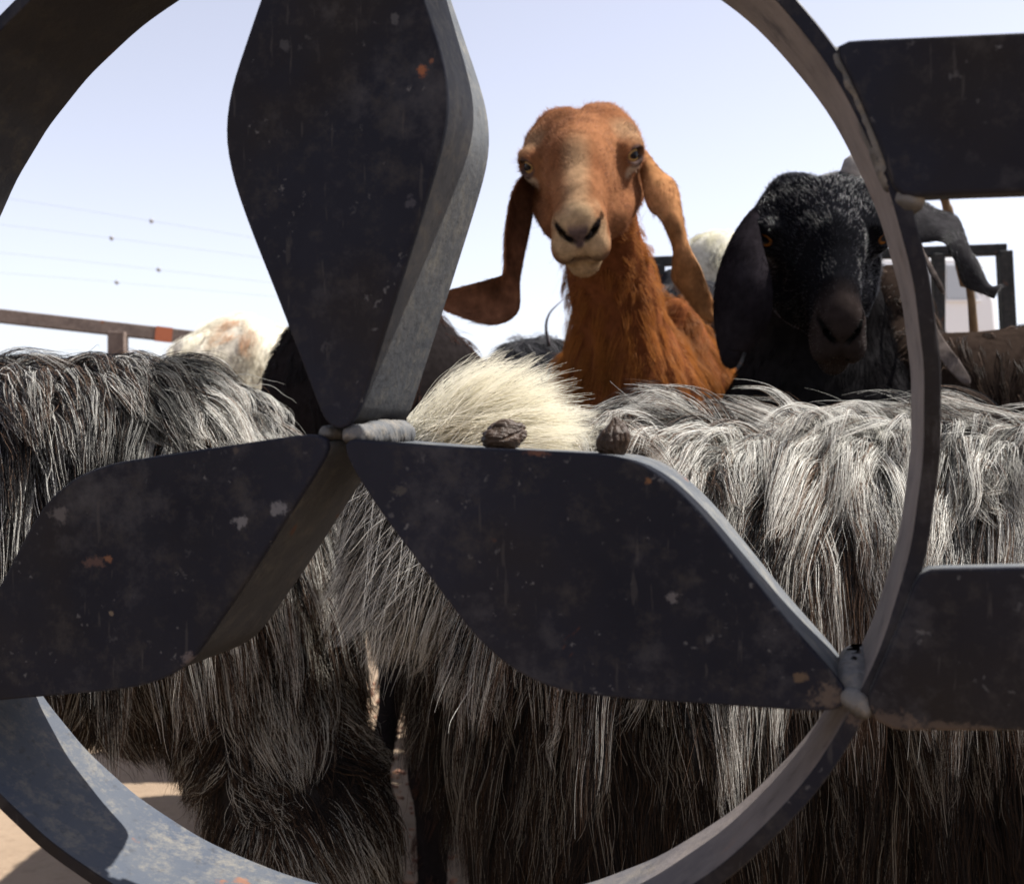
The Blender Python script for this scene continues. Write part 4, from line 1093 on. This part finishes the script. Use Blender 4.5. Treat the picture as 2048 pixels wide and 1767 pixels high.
def right_goat():
    g = thing('goat', 'shaggy silver grey goat with cream white tail hair, its long coat filling the right half', 'goat', (0.4, 0.85, 0), 'goats crowded in the pen')
    cones = [((0.088, 0.83, 0.550), (0.75, 0.86, 0.536), 0.138, 0.150, (1, 0.9, 1.05)), ((0.090, 0.80, 0.54), (0.090, 0.775, 0.41), 0.104, 0.072), ((0.075, 0.775, 0.41), (0.07, 0.82, 0.24), 0.060, 0.032),
             ((0.07, 0.82, 0.24), (0.03, 0.80, 0.03), 0.028, 0.02), ((0.03, 0.79, 0.03), (0.04, 0.79, 0.0), 0.024, 0.028), ((0.35, 0.83, 0.47), (0.55, 0.83, 0.46), 0.125, 0.12),
             ((0.75, 0.86, 0.60), (1.0, 0.9, 0.80), 0.10, 0.06), ((1.0, 0.9, 0.82), (1.13, 0.9, 0.76), 0.06, 0.035)]
    cones += legs_for([(0.08, 0.93, 0.5, 0.03), (0.72, 0.80, 0.5, 0), (0.72, 0.93, 0.5, 0)])
    f, V, Q = goat_body(cones, 0.010, (-0.20, 0.58, -0.03), (1.25, 1.08, 0.93), k=0.04)
    join_body(g, [(V, Q, np.tile([0.022, 0.019, 0.018], (len(V), 1)))])
    vis = lambda c: np.where((c[:, 0] < 0.55) & (c[:, 1] < 0.90), 1.0, 0.10) * np.where(c[:, 2] < 0.33, 0.3, 1.0) 
    def d(R, N):
        out = np.zeros((len(R), 3))
        out[:, 0] = np.interp(R[:, 0], [-0.1, 0.0, 0.05, 0.11, 0.5], [-0.9, 0.9, 0.6, -0.6, -0.35])
        out[:, 0] = np.where(R[:, 2] < 0.655, np.interp(R[:, 0], [-0.12, -0.02, 0.08], [-1.0, -0.45, -0.10]), out[:, 0])
        out[:, 1] = np.interp(R[:, 1], [0.80, 0.86, 0.90], [-0.55, -0.2, 0.6]); out[:, 2] = -0.75
        return out
    # upper coat
    up = lambda c: vis(c) * ss(0.57, 0.62, c[:, 2])
    L = lambda R: np.interp(R[:, 2], [0.54, 0.60, 0.66, 0.70], [0.075, 0.10, 0.125, 0.10]) * (1 + 0.22 * vnoise(R, 13, 55)) * np.where(R[:, 0] < 0.0, 0.7, 1)
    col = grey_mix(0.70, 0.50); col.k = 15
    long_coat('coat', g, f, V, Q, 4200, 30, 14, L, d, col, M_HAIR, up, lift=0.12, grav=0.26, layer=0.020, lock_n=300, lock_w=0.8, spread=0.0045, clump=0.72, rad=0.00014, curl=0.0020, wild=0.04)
    # lower coat, hanging almost straight down
    lo_ = lambda c: vis(c) * ss(0.63, 0.57, c[:, 2]) * (c[:, 2] > 0.12)
    L2 = lambda R: np.interp(R[:, 2], [0.2, 0.40, 0.50, 0.60], [0.04, 0.12, 0.12, 0.10]) * (1 + 0.2 * vnoise(R, 14, 57))
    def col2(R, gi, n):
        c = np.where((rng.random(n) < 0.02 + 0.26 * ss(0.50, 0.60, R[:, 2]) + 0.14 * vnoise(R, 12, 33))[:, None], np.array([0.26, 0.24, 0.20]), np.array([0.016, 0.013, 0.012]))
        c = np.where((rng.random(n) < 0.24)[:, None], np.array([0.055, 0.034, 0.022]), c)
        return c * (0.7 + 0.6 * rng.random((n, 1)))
    def d2(R, N):
        out = np.zeros((len(R), 3)); out[:, 2] = -1; out[:, 0] = np.interp(R[:, 0], [-0.08, 0.04, 0.2], [-0.3, -0.08, 0.10]); return out
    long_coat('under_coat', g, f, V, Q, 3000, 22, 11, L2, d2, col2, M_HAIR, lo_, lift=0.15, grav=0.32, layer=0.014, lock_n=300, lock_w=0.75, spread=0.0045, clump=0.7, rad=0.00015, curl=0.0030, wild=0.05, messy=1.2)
    def fan(name, base, n, ang, Lf, spread, bend, cols, flat=0.35, rad=0.00017, k=13, locks=120, slope=0.25, w_=0.55):
        s = np.linspace(0, 1, k)[None, :, None]
        a0 = np.radians(rng.uniform(*ang, n)); dep = rng.normal(size=n) * flat
        D = np.stack([np.cos(a0), dep, np.sin(a0)], 1); D /= np.linalg.norm(D, axis=1)[:, None]
        L_ = Lf(np.degrees(a0)) * (0.45 + 0.6 * rng.random(n) ** 0.8)
        R0 = base + np.stack([rng.uniform(spread[0], spread[1], n), rng.normal(size=n) * 0.012, rng.uniform(spread[2], spread[3], n)], 1)
        R0[:, 2] += -slope * (R0[:, 0] - base[0])
        Kp = R0[:, None, :] + L_[:, None, None] * (D[:, None, :] * s + s ** 2 * bend(a0) + 0.05 * np.sin(s * 5 + rng.random((n, 1, 3)) * 6.28) * s)
        lk = rng.choice(n, locks, replace=False)
        near = lk[np.argmin(((R0[:, None, [0, 2]] - R0[lk][None, :, [0, 2]]) ** 2).sum(2) * 4e2 + (a0[:, None] - a0[lk][None, :]) ** 2 * 3, 1)]
        w = w_ * s ** 1.2 * (0.3 + rng.random((n, 1, 1)))
        Kp = Kp * (1 - w) + (Kp[near] + (R0 - R0[near])[:, None, :] * (1 - 0.8 * s)) * w
        rr = rad * (0.7 + 0.6 * rng.random((n, 1))) * (1 - 0.8 * s[:, :, 0] ** 2)
        hair_obj(name, Kp, rr, np.repeat(cols(n)[:, None, :], k, 1), M_HAIR, g)
    # white tail tuft fanning up over the rump
    base = P(862, 858, 0.77)
    fan('tail_hair', base, 11000, (4, 70), lambda a: np.interp(a, [4, 25, 50, 70], [0.072, 0.072, 0.085, 0.074]), (-0.016, 0.030, -0.035, 0.004),
        lambda a0: np.array([0.34, -0.05, -0.30]) * np.cos(a0)[:, None, None] + np.array([0.14, 0, -0.05]),
        lambda n: np.where((rng.random(n) < 0.06)[:, None], np.array([0.30, 0.26, 0.2]), np.array([0.84, 0.80, 0.67])) * (0.82 + 0.25 * rng.random((n, 1))), w_=0.65)
    # silver rump hair fanning down to the left
    fan('rump_hair', P(806, 962, 0.745), 8000, (200, 262), lambda a: np.interp(a, [200, 225, 262], [0.050, 0.072, 0.078]), (-0.014, 0.030, -0.050, 0.034),
        lambda a0: np.array([0.02, -0.02, -0.22])[None, None, :] + 0 * a0[:, None, None],
        lambda n: np.where((rng.random(n) < 0.52)[:, None], np.array([0.62, 0.61, 0.57]), np.array([0.03, 0.027, 0.026])) * (0.7 + 0.5 * rng.random((n, 1))), flat=0.3, locks=70, slope=0.4, w_=0.75)
    V, Fc = tube_geo([base + np.array([0.03, 0.02, -0.045]), base + np.array([0.012, 0.01, -0.01]), base + np.array([0.014, 0.005, 0.012]), base + np.array([0.03, 0.004, 0.03])], [0.022, 0.018, 0.012, 0.005], 10)
    mesh_obj('tail', V, Fc, M_HIDE, g, cols=np.tile([0.45, 0.42, 0.34], (len(V), 1)))
right_goat()

def left_goat():
    g = thing('goat', 'dark grizzled goat with its rounded rump toward the middle, filling the left side', 'goat', (-0.5, 0.9, 0), 'goats crowded in the pen')
    cones = [((-0.278, 0.875, 0.622), (-0.9, 0.92, 0.61), 0.118, 0.115, (1, 0.95, 1.0)), ((-0.222, 0.86, 0.60), (-0.142, 0.80, 0.43), 0.080, 0.044), ((-0.142, 0.80, 0.43), (-0.13, 0.85, 0.25), 0.044, 0.03),
             ((-0.13, 0.85, 0.25), (-0.16, 0.83, 0.03), 0.027, 0.02), ((-0.16, 0.82, 0.03), (-0.17, 0.82, 0.0), 0.024, 0.028),
             ((-0.9, 0.92, 0.66), (-1.12, 0.9, 0.86), 0.10, 0.06), ((-1.12, 0.9, 0.88), (-1.25, 0.9, 0.82), 0.06, 0.035), ((-0.29, 0.87, 0.620), (-0.5, 0.9, 0.625), 0.122, 0.114)]
    cones += legs_for([(-0.22, 0.97, 0.5, 0.03), (-0.85, 0.85, 0.5, 0), (-0.85, 0.98, 0.5, 0)])
    f, V, Q = goat_body(cones, 0.010, (-1.35, 0.62, -0.03), (0.02, 1.13, 1.0), k=0.04)
    join_body(g, [(V, Q, np.tile([0.022, 0.019, 0.018], (len(V), 1)))])
    vis = lambda c: np.where((c[:, 0] > -0.62) & (c[:, 1] < 0.95), 1.0, 0.10) * np.where(c[:, 2] < 0.33, 0.3, 1.0)
    def d(R, N):
        out = np.zeros((len(R), 3)); out[:, 2] = -0.8; out[:, 1] = np.where(R[:, 1] < 0.90, -0.5, 0.6)
        out[:, 0] = np.interp(R[:, 0], [-0.5, -0.28, -0.255, -0.20, -0.12], [0.75, 0.6, 0.05, 0.5, 0.95]); return out
    up = lambda c: vis(c) * ss(0.60, 0.64, c[:, 2])
    L = lambda R: np.interp(R[:, 2], [0.5, 0.62, 0.74], [0.12, 0.13, 0.10])
    base_col = grey_mix(0.76, 0.54); base_col.k = 14
    def col(R, gi, n):
        c = base_col(R, gi, n)
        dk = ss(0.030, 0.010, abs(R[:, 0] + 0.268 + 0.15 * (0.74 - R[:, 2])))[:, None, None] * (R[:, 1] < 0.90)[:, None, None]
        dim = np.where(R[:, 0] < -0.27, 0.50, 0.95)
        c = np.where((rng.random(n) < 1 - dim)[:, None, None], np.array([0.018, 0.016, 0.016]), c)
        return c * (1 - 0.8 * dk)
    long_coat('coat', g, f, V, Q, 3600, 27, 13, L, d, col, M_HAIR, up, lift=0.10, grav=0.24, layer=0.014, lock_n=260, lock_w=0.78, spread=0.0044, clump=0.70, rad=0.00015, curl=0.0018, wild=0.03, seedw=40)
    lo_ = lambda c: vis(c) * ss(0.64, 0.60, c[:, 2]) * (c[:, 2] > 0.12)
    L2 = lambda R: np.interp(R[:, 2], [0.2, 0.36, 0.5, 0.60], [0.03, 0.05, 0.035, 0.075])
    def col2(R, gi, n):
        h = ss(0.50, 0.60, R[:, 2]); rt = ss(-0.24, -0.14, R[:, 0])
        p = clip01(0.12 + 0.35 * h * ss(-0.5, -0.2, R[:, 0]) + 0.6 * rt * (0.5 + 0.5 * vnoise(R * np.array([1, 1, 2.0]), 6, 75)) + 0.25 * vnoise(R, 11, 71))  # sunlit bands on the leg's right side painted as paler hair
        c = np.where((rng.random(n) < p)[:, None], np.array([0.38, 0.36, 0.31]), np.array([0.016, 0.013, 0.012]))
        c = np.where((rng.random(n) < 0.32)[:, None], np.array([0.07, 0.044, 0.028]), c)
        return c * (0.7 + 0.6 * rng.random((n, 1)))
    def d2(R, N):
        out = np.zeros((len(R), 3)); out[:, 2] = -1; out[:, 0] = np.where(R[:, 2] < 0.56, np.interp(R[:, 0], [-0.3, -0.2, -0.1], [0.05, 0.35, 0.85]), 0.25); return out
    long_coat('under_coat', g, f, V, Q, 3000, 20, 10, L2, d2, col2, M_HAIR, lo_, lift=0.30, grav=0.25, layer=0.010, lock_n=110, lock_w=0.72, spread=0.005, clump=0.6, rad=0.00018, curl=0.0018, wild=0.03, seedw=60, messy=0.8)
left_goat()

# ------------------------------------------------------------------ pen rails behind the goats
def rail_thing(label, parts, mat):
    p0 = parts[0][1]
    t = thing('pen_rail', label, 'rail', (float(p0[0]), float(p0[1]), 0), 'steel rails of the pen')
    for nm, a, b, w, h in parts:
        V, Fc = bar_geo(a, b, w, h, (0, 0, 1) if nm == 'rail' else (0, 1, 0))
        mesh_obj(nm, V, Fc, mat, t, smooth=False, bevel=0.002)
    return t
def down(p, z=0.0): q = np.array(p, float); q[2] = z; return q
a = P(-260, 603, 3.3); b = P(420, 679, 3.6)
rail_thing('rusty brown square steel rail with a short post at the far left', [('rail', a, b, 0.04, 0.040), ('post', down(P(236, 668, 3.50)), P(236, 664, 3.50), 0.05, 0.045), ('post', down(P(-240, 620, 3.3)), P(-240, 612, 3.3), 0.05, 0.045)], M_RAIL)
m_, nt_, b_ = new_mat('orange_primer'); b_.inputs['Base Color'].default_value = (0.36, 0.10, 0.04, 1); b_.inputs['Roughness'].default_value = 0.7
tt = bpy.data.objects['pen_rail']
t1 = (b - a) / np.linalg.norm(b - a)
pa = a + (b - a) * ((302 + 260) / 680 * 1.0)
V, Fc = bar_geo(pa, pa + t1 * 0.05, 0.043, 0.043); mesh_obj('primer_patch', V, Fc, m_, tt, smooth=False)
a = P(1296, 524, 2.9); b = P(2014, 499, 2.55)
rail_thing('black steel rail frame with upright posts behind the black goat at right', [('rail', a, b, 0.025, 0.024), ('post', down(P(1317, 540, 2.88)), P(1317, 530, 2.88), 0.03, 0.03), ('post', down(P(1876, 510, 2.6)), P(1876, 508, 2.6), 0.026, 0.024),
           ('post', down(P(2062, 883, 2.55)), P(2008, 502, 2.55), 0.03, 0.026)], M_BLACKPAINT)

# leaning wooden stick
t = [P(1880, 330, 1.6), P(1890, 400, 1.62), P(1905, 450, 1.64), P(1925, 560, 1.70), P(1950, 700, 1.74), P(1990, 1700, 2.0)]
pts = smooth_poly(t, 30); pts = pts[pts[:, 2] > 0]; V, Fc = tube_geo(pts, 0.0065 + 0.0008 * np.sin(np.arange(len(pts)) * 1.7), 8)
m_, nt_, b_ = new_mat('stick_wood'); v_ = coords(nt_, (1, 1, 0.15)); nt_.links.new(ramp(nt_, noise(nt_, 120, 4, 0.6, v_), [(0.3, (0.08, 0.045, 0.018)), (0.7, (0.19, 0.12, 0.055))]), b_.inputs['Base Color']); b_.inputs['Roughness'].default_value = 0.7
so = mesh_obj('wooden_stick', V, Fc, m_); so['label'] = 'brown wooden stick leaning up behind the grey swung ear'; so['category'] = 'stick'

# ------------------------------------------------------------------ white truck far behind
def truck():
    D = 7.6
    x0 = P(1240, 0, D)[0]; x1 = P(1995, 0, D)[0]
    t = thing('pickup_truck', 'white truck cab parked far behind the black rail frame', 'truck', ((x0 + x1) / 2, D + 0.8, 0))
    mp, nt, b = new_mat('white_vehicle_paint'); b.inputs['Base Color'].default_value = (0.78, 0.79, 0.80, 1); b.inputs['Roughness'].default_value = 0.3; b.inputs['Coat Weight'].default_value = 0.5
    mg, nt, b = new_mat('vehicle_glass'); b.inputs['Base Color'].default_value = (0.42, 0.46, 0.50, 1); b.inputs['Roughness'].default_value = 0.12
    mr, nt, b = new_mat('rubber'); b.inputs['Base Color'].default_value = (0.02, 0.02, 0.02, 1); b.inputs['Roughness'].default_value = 0.8
    roof = P(0, 512, D)[2]; sill = P(0, 585, D)[2]
    W = 1.7
    def prism(name, prof, y0, y1, mat, bev=0.03, par=t):
        n = len(prof); V = [(x, y0, z) for x, z in prof] + [(x, y1, z) for x, z in prof]
        Fc = [tuple(range(n)), tuple(range(n, 2 * n))[::-1]] + [(i, i + n, (i + 1) % n + n, (i + 1) % n) for i in range(n)]
        return mesh_obj(name, V, Fc, mat, par, smooth=False, bevel=bev)
    X = lambda u: P(u, 0, D)[0]; Z = lambda v: P(0, v, D)[2]
    prism('cab', [(X(1500), Z(700)), (X(1998), Z(668)), (X(1992), Z(600)), (X(1962), Z(515)), (X(1930), roof), (X(1500), roof)], D, D + W, mp)
    prism('cargo_box', [(X(1240), 0.55), (X(1496), 0.55), (X(1496), Z(545)), (X(1240), Z(545))], D + 0.02, D + W - 0.02, mp)
    prism('hood', [(X(1500), 0.42), (X(2330), 0.42), (X(2335), Z(745)), (X(2290), Z(705)), (X(1999), Z(672)), (X(1500), Z(702))], D + 0.03, D + W - 0.03, mp)
    wn_ = prism('window', [(X(1892), Z(598)), (X(1955), Z(598)), (X(1936), Z(530)), (X(1892), Z(530))], D - 0.012, D + 0.01, mg, 0.004)
    prism('window_frame', [(X(1892), Z(604)), (X(1960), Z(604)), (X(1960), Z(600)), (X(1892), Z(600))], D - 0.02, D + 0.01, mp, 0.003, wn_)
    prism('windshield', [(X(1964), Z(520)), (X(1990), Z(600)), (X(1996), Z(604)), (X(1968), Z(517))], D + 0.12, D + W - 0.12, mg, 0.003)
    prism('window', [(X(1620), Z(598)), (X(1870), Z(598)), (X(1870), Z(530)), (X(1620), Z(530))], D - 0.012, D + 0.01, mg, 0.004)
    for u in (1400, 2180):
        for yy in (D + 0.02, D + W - 0.24):
            c = np.array([X(u), yy, 0.36]); V, Fc = tube_geo([c, c + np.array([0, 0.22, 0])], 0.36, 24)
            w = mesh_obj('wheel', V, Fc, mr, t, bevel=0.03, smooth=False)
            V, Fc = tube_geo([c - np.array([0, 0.01, 0]), c + np.array([0, 0.02, 0])], 0.19, 20); h_ = mesh_obj('hub', V, Fc, mp, w, smooth=False)
            h_.location = (0, 0, 0)
    for yy in (D + 0.2, D + W - 0.4):
        V, Fc = box_geo((X(2334), yy + 0.1, Z(770)), (0.04, 0.24, 0.12)); mesh_obj('headlight', V, Fc, mg, t, smooth=False, bevel=0.01)
    # sub-parts sit in their part's space
    for c in t.children:
        for s in c.children: s.location = (0, 0, 0)
truck()

# ------------------------------------------------------------------ power lines with marker balls, far off
m_, nt_, b_ = new_mat('cable_grey'); b_.inputs['Base Color'].default_value = (0.22, 0.22, 0.23, 1)
for i, (va, vb, bu, bv) in enumerate(((398, 474, 303, 440), (452, 512, 218, 477), (508, 560, 308, 543), (548, 588, 218, 569))):
    D = 60.0
    sag = [P(u, va + (vb - va) * (u - 11) / 490 - 6 * math.sin(math.pi * min(1, max(0, (u + 600) / 1400))) + 4, D + i * 0.4) for u in np.linspace(-600, 900, 24)]
    V, Fc = tube_geo(sag, 0.0055, 6)
    o = mesh_obj('power_line', V, Fc, m_); o['category'] = 'cable'; o['group'] = 'power lines in the sky'
    o['label'] = ('topmost of the faint overhead cables in the sky at left', 'second faint overhead cable from the top, in the sky at left', 'third faint overhead cable from the top, in the sky at left', 'lowest faint overhead cable, just above the rusty rail')[i]
    c = P(bu, 0, D)[0]; j = int(np.argmin([abs(s[0] - c) for s in sag])); 
    zz = np.interp(c, [s[0] for s in sag], [s[2] for s in sag])
    V, Fc = uv_sphere(10, 8); V = np.array(V) * 0.12 + np.array([c, D + i * 0.4, zz])
    mb = mesh_obj('marker_ball', V, Fc, m_, None); mb.parent = o
